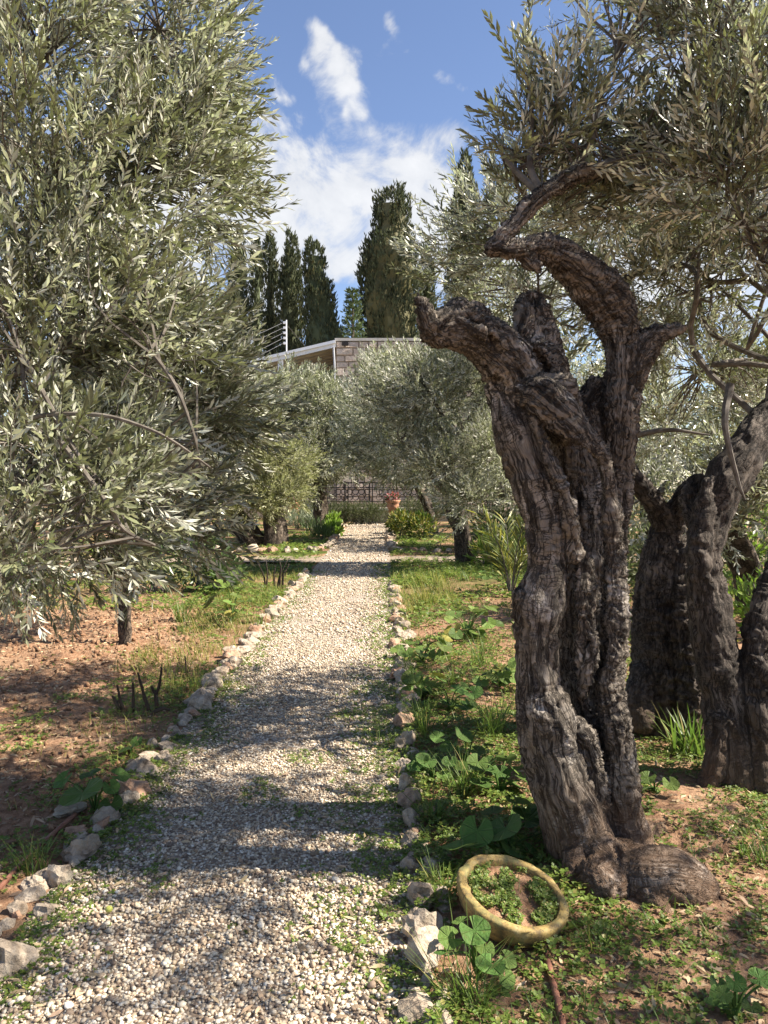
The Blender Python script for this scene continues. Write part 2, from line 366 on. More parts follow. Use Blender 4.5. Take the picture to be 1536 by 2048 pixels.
col = k.ramp(rnd, [(0.0, (0.16, 0.11, 0.075)), (0.15, (0.3, 0.215, 0.145)), (0.35, (0.43, 0.33, 0.22)), (0.6, (0.54, 0.45, 0.325)), (0.85, (0.65, 0.565, 0.43)), (1.0, (0.76, 0.7, 0.59))])
col = k.mix(k.math('MULTIPLY', k.step(k.noise(g.outputs['Position'], 140, 3), 0.45, 0.7), 0.3), col, (0.3, 0.23, 0.17))
k.l.new(col, b.inputs['Base Color']); b.inputs['Roughness'].default_value = 0.75
M['pebble'] = m

M['track'] = mat_simple('shade-darkened earth with grit', (0.2, 0.15, 0.105), (0.33, 0.27, 0.2), 6, .95, .6, .02)  # brown soil tone with the cross path's shade put into the colour
def build_ground():
    xs = np.concatenate([-grow(5, 28, 1.22)[::-1] - 0, np.arange(-5, 5.001, 0.05), grow(5, 28, 1.22)])
    ys = np.concatenate([-grow(-1.2, 26, 1.22)[::-1] , np.arange(1.2, 9.0, 0.05), grow(9.0, 40, 1.16)]); ys = np.unique(np.round(ys, 4))
    X, Y = np.meshgrid(xs, ys); X, Y = X.ravel(), Y.ravel()
    V = np.stack([X, Y, H(X, Y)], 1); nx, ny = len(xs), len(ys)
    i = (np.arange(ny - 1)[:, None] * nx + np.arange(nx - 1)[None]).ravel()
    tag(link('ground', mesh('ground', V, [np.stack([i, i + 1, i + 1 + nx, i + nx], 1)], M['soil'], smooth=True)), kind='structure')
    def strip(name, x0, x1, y0, y1, nx, ny, z=0.0, mat='gravelbed'):
        X, Y = np.meshgrid(np.linspace(x0, x1, nx), np.linspace(y0, y1, ny)); X, Y = X.ravel(), Y.ravel()
        i = (np.arange(ny - 1)[:, None] * nx + np.arange(nx - 1)[None]).ravel()
        Z = z + 0.008 * fbm2(X * 2.5, Y * 2.5, 3, 9.0)
        tag(link(name, mesh(name, np.stack([X, Y, Z], 1), [np.stack([i, i + 1, i + 1 + nx, i + nx], 1)], M[mat], smooth=True)), kind='structure')
    strip('path', PL - 0.03, PR + 0.03, -4, 30.2, 36, 500)
    strip('cross_path', -14, PL - 0.032, CY0, CY1, 120, 30, -0.006, 'track')
    strip('cross_path_side', PR + 0.032, 14, CY0, CY1, 120, 30, -0.006, 'track')
build_ground()

def build_gravel():
    acc = Acc(); iv, iF = ico(1)
    ov = np.array([[1, 0, 0], [-1, 0, 0], [0, 1, 0], [0, -1, 0], [0, 0, 1], [0, 0, -1]], float)
    oF = np.array([[0, 2, 4], [2, 1, 4], [1, 3, 4], [3, 0, 4], [2, 0, 5], [1, 2, 5], [3, 1, 5], [0, 3, 5]])
    for (y0, y1, dens, s0, s1, tv, tf) in ((1.9, 3.1, 7600, .0044, .0088, iv, iF), (3.1, 4.6, 7400, .0046, .009, ov, oF), (4.6, 8.0, 3400, .0065, .011, ov, oF), (8.0, 14, 1300, .0095, .015, ov, oF), (14, 30, 260, .014, .022, ov, oF)):
        n = int((PR - PL + 0.02) * (y1 - y0) * dens)
        x = R.uniform(PL - 0.01, PR + 0.01, n); y = R.uniform(y0, y1, n)
        bare = fbm2(x * 1.6, y * 1.6, 3, 2.2) + 1.1 * sstep(np.maximum(PL - x + 0.2, x - PR + 0.22), 0.0, 0.22) * 0.55
        kp = R.uniform(0, 1, n) > sstep(bare, 0.15, 0.75) * 0.85; x, y = x[kp], y[kp]; n = len(x)
        s = R.uniform(s0, s1, n) * R.choice([0.6, 0.8, 1, 1, 1.2, 1.6], n, p=[.2, .2, .25, .2, .1, .05])
        P = np.stack([x, y, s * R.uniform(0.1, 0.75, n) + 0.008 * fbm2(x * 2.5, y * 2.5, 3, 9.0)], 1)
        sc = np.stack([s * R.uniform(0.9, 1.5, n), s * R.uniform(0.7, 1.1, n), s * R.uniform(0.45, 0.85, n)], 1)
        d = np.stack([R.normal(size=n), R.normal(size=n), R.normal(size=n) * 0.25], 1); Mx = basis(d, R.normal(size=n) * 0.35)
        for q in range(4):
            sel = np.arange(q, n, 4); t = tv * (1 + 0.3 * R.normal(size=(len(tv), 1))).clip(0.6, 1.4)
            acc.add(*scatter(t, [tf], P[sel], Mx[sel], sc[sel]))
    tag(acc.build('gravel', M['pebble'], smooth=True), 'loose cream and grey pebbles covering the straight garden path', 'gravel', kind='stuff')
build_gravel()

# ------------------------------------------------------------------ stone edging
m, k, b = new_mat('pitted limestone'); tc = k.new('TexCoord').outputs['Object']; p = k.vec('ADD', pos(k), (0, 0, 0)).outputs[0]
r = k.new('ObjectInfo').outputs['Random']
n1 = k.noise(p, 14, 7, 0.65); n2 = k.noise(p, 60, 5, 0.65)
col = k.ramp(n1, [(0.3, (0.11, 0.082, 0.058)), (0.44, (0.31, 0.245, 0.18)), (0.58, (0.45, 0.375, 0.29)), (0.78, (0.6, 0.53, 0.44))])
col = k.mix(k.step(r, 0.8, 0.9), col, k.mix(0.6, col, (0.4, 0.2, 0.11)))
col = k.mix(k.math('MULTIPLY', k.step(k.noise(p, 7, 4), 0.55, 0.7), 0.55), col, (0.09, 0.09, 0.06))
k.l.new(col, b.inputs['Base Color']); b.inputs['Roughness'].default_value = 0.9; b.inputs['Specular IOR Level'].default_value = 0.2
bump(k, b, k.math('ADD', n1, k.math('MULTIPLY', n2, 0.5)), 1.0, 0.02)
M['stone'] = m
def rock_mesh(sub, seed, amp=0.5):
    V, Fc = ico(sub); rg = np.random.default_rng(int(seed * 100))
    d = np.ones(len(V))
    for q in range(9):          # flat broken facets
        n = rg.normal(size=3); n /= np.linalg.norm(n); h = (V * d[:, None]) @ n; lim = rg.uniform(.42, .8); over = h > lim
        d[over] *= (lim + (h[over] - lim) * 0.12) / h[over]
    W = V * d[:, None]
    d = d * (1 + amp * .4 * fbm(W * 1.7 + seed * 9.1, 3) - 0.16 * np.maximum(ridged(W * 2.6 + seed * 3.3, 3, .6) - .55, 0))
    return mesh('stone', V * d[:, None] * 1.25, [Fc], M['stone'], smooth=False)
ROCK3 = [rock_mesh(3, i + 0.37) for i in range(8)]
ROCK2 = [rock_mesh(2, i + 20.7) for i in range(6)]
def stone(par, x, y, sx, sy, sz, big, rot=None, sink=0.35):
    o = link('stone', random.choice(ROCK3 if big else ROCK2), par)
    o.location = (x, y, H(x, y)[0] + sz * (1 - 2 * sink) ); o.scale = (sx, sy, sz)
    o.rotation_euler = (random.uniform(-.3, .3), random.uniform(-.3, .3), random.uniform(0, 6.28) if rot is None else rot)
    return o
random.seed(11)
def edging(label, specs, y0, y1, x, s0, s1):
    e = thing('stone_edging', label, 'edging')
    for (px, py, w, hgt) in specs:
        g = gnd(px, py); sc = g[1] / F_PX
        stone(e, g[0], g[1], w * sc * 0.55, w * sc * random.uniform(.4, .58), hgt * sc * 0.62, True, random.uniform(-.5, .5))
    y = 2.1
    while y < y0:            # small half sunk stones between the big ones
        s = random.uniform(.022, .05); stone(e, x + random.uniform(-.06, .06), y, s * random.uniform(.9, 1.5), s, s * .8, False, sink=.42); y += s * random.uniform(1.3, 2.4)
    y = y0
    while y < y1:
        s = random.uniform(s0, s1); stone(e, x + random.uniform(-.045, .045), y, s * random.uniform(.8, 1.25), s * random.uniform(.8, 1.2), s * random.uniform(.6, 1.0), y < 8)
        y += s * random.uniform(1.35, 1.9)
    return e
LEFT = [(25, 1925, 150, 120), (95, 1822, 70, 50), (112, 1765, 62, 60), (75, 1775, 60, 40), (155, 1752, 34, 28), (165, 1712, 70, 62), (205, 1645, 74, 40), (235, 1655, 40, 22), (140, 1630, 60, 28), (262, 1588, 78, 48), (255, 1605, 44, 34),
        (292, 1545, 80, 46), (335, 1522, 52, 40), (150, 1668, 48, 26), (352, 1495, 40, 22), (372, 1470, 36, 20), (395, 1462, 30, 22), (405, 1440, 34, 20), (425, 1418, 34, 26), (372, 1440, 40, 20)]
RIGHT = [(848, 2036, 84, 60), (836, 1992, 44, 34), (850, 1925, 76, 80), (842, 1868, 66, 60), (838, 1838, 40, 34), (842, 1800, 74, 62), (822, 1742, 42, 46), (862, 1745, 52, 46), (880, 1805, 34, 34), (825, 1688, 34, 40), (822, 1650, 40, 46), (818, 1612, 38, 40), (816, 1575, 40, 40), (812, 1535, 40, 30), (808, 1495, 36, 42), (806, 1452, 40, 30)]
LEFT = [(a, b_, w * .85, h * .85) for a, b_, w, h in LEFT]
edging('row of pitted pale stones along the soil side of the gravel path', LEFT, 5.3, 13.6, PL - 0.07, .05, .1)
edging('row of grey rough stones between the gravel path and the clay bowl', RIGHT, 5.35, 12.2, PR + 0.07, .045, .09)
def row(label, pts, s0, s1, step):
    e = thing('stone_edging', label, 'edging'); C = catmull(pts, 12); L = np.concatenate([[0], np.cumsum(np.linalg.norm(np.diff(C, axis=0), axis=1))])
    d = 0
    while d < L[-1]:
        x, y = np.interp(d, L, C[:, 0]), np.interp(d, L, C[:, 1]); s = random.uniform(s0, s1)
        stone(e, x + random.uniform(-.05, .05), y + random.uniform(-.05, .05), s, s * .9, s * .8, False); d += step * random.uniform(.8, 1.25)
row('small white stones curving off from the path below the hollow black olive trunk', [(-4.6, 17.5), (-3.2, 17.45), (-2.0, 17.6), (-1.5, 18.2), (-1.38, 20), (-1.36, 23), (-1.4, 28)], .1, .16, .27)
row('low stones under the dark trunk on the far side of the cross path', [(4.2, 17.55), (2.2, 17.6), (0.6, 17.7), (0.2, 18.4), (0.17, 21), (0.2, 27)], .09, .15, .27)

# ------------------------------------------------------------------ gnarled trunks: distance field, surface nets, carved grain
def sdf_mesh(lobes, carves, h, kk=0.02):
    """lobes: list of (Nx4 array x,y,z,r, flat) -> vertices, quads, grain coordinates"""
    dense = []
    for pts, flat in lobes:
        C = catmull(np.asarray(pts, float), 7); dense.append((C[:, :3], np.maximum(C[:, 3], 0.004), flat))
    lo = np.min([c.min(0) - r.max() - 0.05 for c, r, f in dense], 0); hi = np.max([c.max(0) + r.max() + 0.05 for c, r, f in dense], 0)
    n = np.ceil((hi - lo) / h).astype(int) + 1
    ax = [lo[i] + h * np.arange(n[i]) for i in range(3)]
    f = np.full(n, 0.3, np.float32)
    def box(a, b): return tuple(slice(max(0, int((a[i] - lo[i]) / h)), min(n[i], int((b[i] - lo[i]) / h) + 2)) for i in range(3))
    def field(C, r, flat, pad):
        a0, b0 = C.min(0) - r.max() - pad, C.max(0) + r.max() + pad; big = box(a0, b0)
        g = np.full([s.stop - s.start for s in big], 0.3, np.float32); inv = 1.0 / flat
        for i in range(len(C) - 1):
            rm = max(r[i], r[i + 1]) * max(1, flat) + pad; sb = box(np.minimum(C[i], C[i + 1]) - rm, np.maximum(C[i], C[i + 1]) + rm)
            sb = tuple(slice(max(s.start, B.start), min(s.stop, B.stop)) for s, B in zip(sb, big))
            x = (ax[0][sb[0]] - C[i, 0])[:, None, None]; y = ((ax[1][sb[1]] - C[i, 1]) * inv)[None, :, None]; z = (ax[2][sb[2]] - C[i, 2])[None, None]
            ab = (C[i + 1] - C[i]) * np.array([1, inv, 1]); L2 = ab @ ab + 1e-12
            t = np.clip((x * ab[0] + y * ab[1] + z * ab[2]) / L2, 0, 1)
            d = np.sqrt((x - t * ab[0]) ** 2 + (y - t * ab[1]) ** 2 + (z - t * ab[2]) ** 2) - (r[i] + t * (r[i + 1] - r[i]))
            loc = tuple(slice(s.start - B.start, s.stop - B.start) for s, B in zip(sb, big))
            g[loc] = np.minimum(g[loc], (d * min(1, flat)).astype(np.float32))
        return big, g
    for C, r, flat in dense:
        big, g = field(C, r, flat, 0.05); o = f[big]
        hh = np.clip(0.5 + 0.5 * (o - g) / kk, 0, 1); f[big] = o * (1 - hh) + g * hh - kk * hh * (1 - hh)
    for pts, flat in carves:
        C = catmull(np.asarray(pts, float), 6); big, g = field(C[:, :3], np.maximum(C[:, 3], .003), flat, 0.04); o = f[big]; k2 = 0.012
        hh = np.clip(0.5 - 0.5 * (o + g) / k2, 0, 1); f[big] = o * (1 - hh) + (-g) * hh + k2 * hh * (1 - hh)
    ins = f < 0
    c = np.zeros([d - 1 for d in n], np.uint8)
    for dx in (0, 1):
        for dy in (0, 1):
            for dz in (0, 1): c += ins[dx:n[0] - 1 + dx, dy:n[1] - 1 + dy, dz:n[2] - 1 + dz]
    act = np.argwhere((c > 0) & (c < 8)); idx = np.full(c.shape, -1, np.int32); idx[tuple(act.T)] = np.arange(len(act))
    off = [(a, b_, d) for a in (0, 1) for b_ in (0, 1) for d in (0, 1)]
    val = {o: f[act[:, 0] + o[0], act[:, 1] + o[1], act[:, 2] + o[2]] for o in off}
    sm = np.zeros((len(act), 3)); ct = np.zeros(len(act))
    for o in off:
        for a_ in range(3):
            if o[a_] == 0:
                q = list(o); q[a_] = 1; q = tuple(q); v0, v1 = val[o], val[q]; cr = (v0 < 0) != (v1 < 0)
                t = np.where(cr, v0 / (v0 - v1 + 1e-12), 0); pt = np.tile(np.array(o, float), (len(act), 1)); pt[:, a_] = t
                sm += pt * cr[:, None]; ct += cr
    V = lo + h * (act + sm / ct[:, None])
    Q = []
    for a_ in range(3):
        b_, d_ = (a_ + 1) % 3, (a_ + 2) % 3
        s0 = [slice(None)] * 3; s1 = [slice(None)] * 3; s0[a_] = slice(0, -1); s1[a_] = slice(1, None)
        e = np.argwhere(ins[tuple(s0)] != ins[tuple(s1)]); e = e[(e[:, b_] > 0) & (e[:, d_] > 0) & (e[:, b_] < n[b_] - 1) & (e[:, d_] < n[d_] - 1)]
        def cell(db, dd):
            w = e.copy(); w[:, b_] -= db; w[:, d_] -= dd; return idx[tuple(w.T)]
        q = np.stack([cell(1, 1), cell(0, 1), cell(0, 0), cell(1, 0)], 1)
        flip = ~ins[tuple(e.T)]; q[flip] = q[flip][:, ::-1]; Q.append(q)
    Q = np.concatenate(Q); Q = Q[(Q >= 0).all(1)]
    # grain coordinates: nearest lobe's own frame
    best = np.full(len(V), 9.0); G = np.zeros((len(V), 3)); TG = np.zeros((len(V), 3))
    for li, (C, r, flat) in enumerate(dense):
        T, N, B = frames(C); s = np.concatenate([[0], np.cumsum(np.linalg.norm(np.diff(C, axis=0), axis=1))])
        for i0 in range(0, len(V), 60000):
            v = V[i0:i0 + 60000]; D = np.sqrt(np.maximum((v ** 2).sum(1)[:, None] - 2 * v @ C.T + (C ** 2).sum(1)[None], 0)) - r[None]
            j = D.argmin(1); d = D[np.arange(len(v)), j]; up = d < best[i0:i0 + 60000]; w = v - C[j]; al = (w * T[j]).sum(1)
            g = np.stack([(w * N[j]).sum(1) + li * 0.37, (w * B[j]).sum(1) + li * 0.21, s[j] + al + li * 1.7], 1)
            G[i0:i0 + 60000][up] = g[up]; TG[i0:i0 + 60000][up] = T[j][up]; best[i0:i0 + 60000][up] = d[up]
    return V, Q, G, TG
def vnormals(V, Q):
    n = np.cross(V[Q[:, 2]] - V[Q[:, 0]], V[Q[:, 3]] - V[Q[:, 1]]); N = np.zeros_like(V)
    for c in range(4):
        for a_ in range(3): N[:, a_] += np.bincount(Q[:, c], n[:, a_], len(V))
    return N / (np.linalg.norm(N, axis=1)[:, None] + 1e-12)
def smooth_mesh(V, Q, it):
    E = np.concatenate([Q[:, [0, 1]], Q[:, [1, 2]], Q[:, [2, 3]], Q[:, [3, 0]]]); deg = np.bincount(E[:, 0], minlength=len(V)) + np.bincount(E[:, 1], minlength=len(V)) + 1e-9
    for _ in range(it):
        A = np.stack([np.bincount(E[:, 0], V[E[:, 1], a_], len(V)) + np.bincount(E[:, 1], V[E[:, 0], a_], len(V)) for a_ in range(3)], 1) / deg[:, None]
        V = V * 0.5 + A * 0.5
    return V
def pix(l): # (px,py,depth,width px) -> x,y,z,radius
    return np.array([[*at(a, b_, d), w * 0.5 * d / F_PX] for a, b_, d, w in l])
A_ = [(1195, 1790, 3.24, 190), (1170, 1725, 3.2, 150), (1150, 1650, 3.18, 134), (1132, 1590, 3.17, 132), (1112, 1530, 3.16, 126), (1095, 1470, 3.15, 114), (1088, 1425, 3.14, 112), (1082, 1380, 3.15, 96), (1076, 1320, 3.15, 84),
      (1076, 1260, 3.15, 90), (1084, 1200, 3.15, 94), (1095, 1140, 3.16, 80), (1098, 1080, 3.16, 80), (1090, 1020, 3.17, 86), (1070, 960, 3.18, 90), (1047, 900, 3.2, 88), (1030, 850, 3.22, 88), (1020, 800, 3.24, 80), (1012, 755, 3.25, 84)]
HERO = [
    (pix(A_), 1.0),
    (pix([(1108, 1410, 3.1, 60), (1118, 1440, 3.1, 62), (1112, 1470, 3.12, 50)]), 1.0),
    (pix([(1050, 1195, 3.14, 46), (1046, 1235, 3.14, 40), (1060, 1265, 3.14, 36)]), 1.0),
    (pix([(1062, 815, 3.12, 20), (1076, 865, 3.09, 24), (1100, 925, 3.07, 26), (1128, 990, 3.06, 24), (1144, 1050, 3.08, 30), (1146, 1110, 3.12, 36)]), 1.0),
    (pix([(1160, 1030, 3.2, 40), (1165, 1110, 3.17, 52), (1160, 1190, 3.15, 60), (1150, 1270, 3.17, 54), (1160, 1340, 3.19, 50), (1168, 1420, 3.22, 44), (1190, 1500, 3.22, 44), (1205, 1580, 3.22, 40), (1215, 1660, 3.22, 50)]), 1.0),
    (pix([(1186, 1180, 3.12, 26), (1176, 1240, 3.12, 24), (1190, 1290, 3.11, 26), (1176, 1340, 3.13, 24), (1166, 1390, 3.16, 26)]), 1.0),
    (pix([(1200, 905, 3.14, 40), (1214, 980, 3.15, 36), (1222, 1060, 3.16, 40), (1226, 1140, 3.17, 46), (1228, 1210, 3.17, 54), (1222, 1290, 3.17, 62), (1212, 1360, 3.17, 62), (1218, 1400, 3.17, 60), (1226, 1450, 3.17, 70), (1236, 1500, 3.18, 66), (1240, 1560, 3.2, 70), (1248, 1620, 3.22, 72), (1258, 1690, 3.26, 100)]), 1.0),
    (pix([(1150, 1440, 3.12, 34), (1176, 1490, 3.11, 44), (1192, 1550, 3.13, 44), (1205, 1610, 3.15, 36)]), 1.0),
    (pix([(1048, 785, 3.14, 44), (1085, 795, 3.1, 76), (1130, 840, 3.08, 74), (1172, 885, 3.08, 62), (1200, 915, 3.1, 46), (1212, 960, 3.12, 34)]), 0.8),
    (pix([(1125, 775, 3.2, 60), (1090, 775, 3.18, 60), (1060, 778, 3.18, 50)]), 1.0),
    (pix([(1030, 790, 3.28, 100), (1035, 740, 3.28, 110), (1070, 740, 3.3, 120), (1100, 790, 3.34, 100), (1130, 850, 3.36, 80)]), 1.0),
    (pix([(1035, 765, 3.24, 110), (1005, 715, 3.2, 108), (968, 680, 3.16, 96), (930, 664, 3.12, 84), (892, 655, 3.08, 76), (872, 660, 3.05, 62)]), 1.0),
    (pix([(885, 672, 3.06, 44), (862, 655, 3.02, 42), (848, 622, 3.0, 30), (837, 594, 2.99, 16)]), 1.0),
    (pix([(965, 668, 3.12, 50), (940, 635, 3.1, 52), (918, 622, 3.1, 40), (900, 618, 3.1, 24)]), 1.0),
    (pix([(975, 655, 3.16, 40), (962, 630, 3.14, 38), (948, 612, 3.14, 22)]), 1.0),
    (pix([(1000, 690, 3.1, 40), (955, 660, 3.04, 24), (915, 640, 3.03, 20)]), 1.0),
    (pix([(1092, 760, 3.32, 90), (1082, 700, 3.32, 84), (1068, 655, 3.33, 68), (1062, 620, 3.34, 62)]), 1.0),
    (pix([(1042, 668, 3.26, 36), (1050, 630, 3.28, 34), (1040, 612, 3.3, 26)]), 1.0),
    (pix([(1085, 640, 3.3, 30), (1080, 608, 3.3, 26)]), 1.0),
    (pix([(1250, 1690, 3.36, 90), (1236, 1600, 3.38, 56), (1228, 1450, 3.42, 46), (1224, 1250, 3.46, 40), (1228, 1120, 3.48, 48), (1234, 1000, 3.48, 52), (1236, 900, 3.47, 66), (1240, 800, 3.46, 72), (1244, 720, 3.45, 64), (1236, 655, 3.45, 74), (1212, 600, 3.42, 92), (1172, 555, 3.36, 80), (1135, 522, 3.3, 68), (1098, 500, 3.25, 56), (1055, 497, 3.2, 38), (1015, 497, 3.15, 34), (984, 497, 3.12, 36)]), 1.0),
    (pix([(984, 498, 3.12, 34), (1004, 470, 3.14, 32), (1040, 436, 3.18, 34), (1080, 392, 3.22, 34), (1130, 361, 3.28, 35), (1190, 338, 3.35, 26)]), 1.0),
    (pix([(1264, 770, 3.44, 40), (1283, 715, 3.44, 52), (1303, 676, 3.44, 46), (1336, 662, 3.44, 28), (1368, 656, 3.44, 12)]), 1.0),
    (pix([(1040, 505, 3.2, 30), (1064, 528, 3.2, 28), (1078, 545, 3.2, 12)]), 1.0),
    (pix([(1190, 870, 3.5, 50), (1172, 815, 3.52, 54), (1196, 770, 3.52, 44)]), 1.0),
    (pix([(1110, 790, 3.5, 90), (1150, 900, 3.54, 100), (1166, 1060, 3.56, 130), (1166, 1250, 3.56, 150), (1178, 1450, 3.48, 130), (1200, 1680, 3.36, 150)]), 1.0),
    (pix([(1185, 1775, 3.02, 110), (1205, 1768, 2.94, 104), (1170, 1790, 2.96, 70)]), 1.0),
    (pix([(1245, 1745, 3.1, 130), (1290, 1762, 2.98, 134), (1345, 1765, 2.95, 130), (1392, 1778, 2.95, 90)]), 1.0),
    (pix([(1180, 1690, 3.12, 90), (1225, 1735, 3.02, 96), (1290, 1770, 2.95, 90)]), 1.0),
    (pix([(1160, 1700, 3.1, 70), (1150, 1760, 3.0, 56), (1130, 1815, 2.95, 30)]), 1.0),
    (pix([(1350, 1750, 2.98, 90), (1420, 1790, 3.0, 60), (1470, 1815, 3.05, 26)]), 1.0),
    (pix([(1300, 1790, 2.88, 60), (1330, 1830, 2.82, 34), (1350, 1860, 2.8, 14)]), 1.0),
    (pix([(1260, 1680, 3.3, 80), (1300, 1665, 3.4, 44), (1340, 1672, 3.45, 24)]), 1.0),
    (pix([(1130, 1730, 3.2, 80), (1108, 1760, 3.14, 60), (1085, 1790, 3.1, 30)]), 1.0),
]
HERO_C = [
    (pix([(1140, 1090, 3.2, 12), (1137, 1160, 3.2, 24), (1132, 1230, 3.2, 36), (1124, 1300, 3.2, 44), (1130, 1370, 3.2, 40), (1146, 1425, 3.2, 30), (1166, 1480, 3.2, 24), (1190, 1550, 3.2, 14)]), 3.5),
    (pix([(1082, 850, 3.18, 24), (1118, 890, 3.2, 60), (1146, 940, 3.22, 84), (1168, 1000, 3.22, 70), (1184, 1070, 3.2, 44), (1194, 1140, 3.18, 30), (1203, 1220, 3.16, 18)]), 2.6),
    (pix([(1204, 1230, 3.16, 14), (1197, 1320, 3.16, 22), (1184, 1380, 3.16, 26), (1192, 1440, 3.16, 22), (1210, 1530, 3.14, 14)]), 3.0),
    (pix([(1216, 1600, 3.1, 10), (1222, 1660, 3.08, 18)]), 2.0),
    (pix([(1234, 1700, 3.0, 20), (1238, 1750, 2.88, 20), (1236, 1810, 2.82, 16)]), 1.5),
    (pix([(930, 628, 3.02, 16), (960, 655, 3.06, 14), (990, 690, 3.06, 18), (1010, 730, 3.08, 12)]), 1.6),
    (pix([(992, 760, 3.16, 18), (1020, 815, 3.12, 24), (1056, 850, 3.1, 20), (1078, 900, 3.08, 12)]), 1.5),
    (pix([(1068, 600, 3.3, 30), (1064, 630, 3.3, 22)]), 1.0),
    (pix([(1052, 680, 3.2, 14), (1086, 730, 3.2, 20), (1112, 775, 3.18, 14)]), 1.6),
    (pix([(1150, 1060, 3.05, 6), (1152, 1130, 3.06, 8), (1158, 1200, 3.08, 8)]), 1.5),
]
def carve_grain(V, Q, G, TG, amp=1.0, crag=None):
    V = smooth_mesh(V, Q, 1); N = vnormals(V, Q)
    q = G + 0.03 * np.stack([fbm(V * 7 + c * 5.1, 2) for c in range(3)], 1)
    tw = q.copy(); an = 1.6 * q[:, 2] + 0.5 * fbm(V * 3, 2); c_, s_ = np.cos(an), np.sin(an)
    rot = np.stack([tw[:, 0] * c_ - tw[:, 1] * s_, tw[:, 0] * s_ + tw[:, 1] * c_, tw[:, 2]], 1)
    lump = fbm(V * 7.5, 3)
    grain = ridged(rot * np.array([36, 36, 2.2]), 2, 0.5)
    rib = ridged(rot * np.array([14, 14, 1.2]) + 7, 2, .4)
    amp = amp * (0.45 + 0.55 * sstep(V[:, 2], 0.12, 0.34)); fold = ridged(q * np.array([5, 5, 20.0]) + 3, 3, .6); fm = np.clip(fbm(V * 4 + 9, 2) * 1.6 + 0.25, 0, 1)
    d = amp * (0.012 * lump + 0.0048 * (grain - 0.7) + 0.012 * (rib - 0.6) + 0.0095 * fm * (fold - 0.6))
    if crag is not None:
        w = crag(V); d = d + w * 0.03 * (ridged(V * np.array([11, 11, 15.0]), 3, 0.6) - 0.75)
    return V + N * d[:, None]
def build_hero():
    V, Q, G, TG = sdf_mesh(HERO, HERO_C, 0.009, 0.01)
    V = carve_grain(V, Q, G, TG)
    base = np.array([0.88, 3.22, 0.0])
    t = thing('olive_tree', 'ancient olive with a twisted split grey trunk and a broken arm beside the clay bowl', 'olive tree', base)
    link('trunk', mesh('trunk', V - base, [Q], M['bark'], smooth=True, attr=G), t)
    return t, base
HERO_T, HERO_B = build_hero()
def build_second():
    L = [
        (pix([(1490, 1640, 4.02, 146), (1474, 1560, 4.05, 114), (1460, 1480, 4.06, 93), (1445, 1400, 4.07, 84), (1430, 1300, 4.1, 83), (1417, 1200, 4.12, 76), (1408, 1110, 4.15, 65), (1424, 1035, 4.2, 71), (1450, 970, 4.22, 83), (1490, 905, 4.3, 79), (1532, 850, 4.4, 72), (1590, 790, 4.5, 62), (1690, 700, 4.7, 46)]), 1.0),
        (pix([(1412, 968, 4.14, 22), (1409, 1020, 4.12, 34), (1402, 1100, 4.08, 44), (1400, 1200, 4.08, 40)]), 1.0),
        (pix([(1530, 1620, 3.95, 94), (1520, 1500, 4.0, 71), (1516, 1400, 4.02, 66), (1515, 1300, 4.06, 63), (1532, 1210, 4.15, 56), (1570, 1100, 4.3, 51), (1640, 930, 4.6, 44)]), 1.0),
        (pix([(1440, 1440, 4.0, 40), (1428, 1530, 3.98, 44), (1404, 1600, 3.98, 40)]), 1.0),
        (pix([(1310, 1500, 4.9, 136), (1316, 1420, 4.9, 126), (1322, 1330, 4.9, 117), (1320, 1220, 4.9, 102), (1326, 1130, 4.9, 86), (1336, 1060, 4.9, 61)]), 1.0),
        (pix([(1380, 1460, 4.75, 88), (1376, 1360, 4.75, 64), (1366, 1250, 4.75, 56), (1360, 1160, 4.8, 48), (1356, 1090, 4.85, 35)]), 1.0),
        (pix([(1280, 1440, 4.72, 60), (1275, 1400, 4.75, 56), (1285, 1350, 4.8, 46)]), 1.0),
        (pix([(1342, 1080, 4.9, 52), (1314, 1015, 4.82, 43), (1274, 962, 4.75, 37), (1238, 915, 4.7, 33)]), 1.0),
        (pix([(1330, 1070, 4.9, 50), (1362, 1004, 4.82, 42), (1386, 968, 4.75, 33)]), 1.0),
        (pix([(1410, 1060, 4.3, 44), (1385, 1010, 4.45, 50), (1396, 965, 4.5, 34)]), 1.0),
    ]
    C = [(pix([(1496, 1300, 3.95, 10), (1490, 1400, 3.93, 12), (1500, 1500, 3.9, 12)]), 1.5),
         (pix([(1335, 1120, 4.68, 18), (1325, 1150, 4.68, 14)]), 1.3), (pix([(1386, 1050, 4.0, 10), (1388, 1200, 4.0, 8)]), 1.5)]
    V, Q, G, TG = sdf_mesh(L, C, 0.0125, 0.03)
    crag = lambda v: sstep(v[:, 1], 4.35, 4.6) * (1 - sstep(v[:, 2], 0.75, 1.15)) * sstep(v[:, 0], 1.55, 1.75)
    V = carve_grain(V, Q, G, TG, 1.0, crag)
    base = np.array([1.9, 4.1, 0.0])
    t = thing('olive_tree', 'dark olive with two stout boles rising close behind the split trunk', 'olive tree', base)
    link('trunk', mesh('trunk', V - base, [Q], M['bark2'], smooth=True, attr=G), t)
    return t, base
SEC_T, SEC_B = build_second()

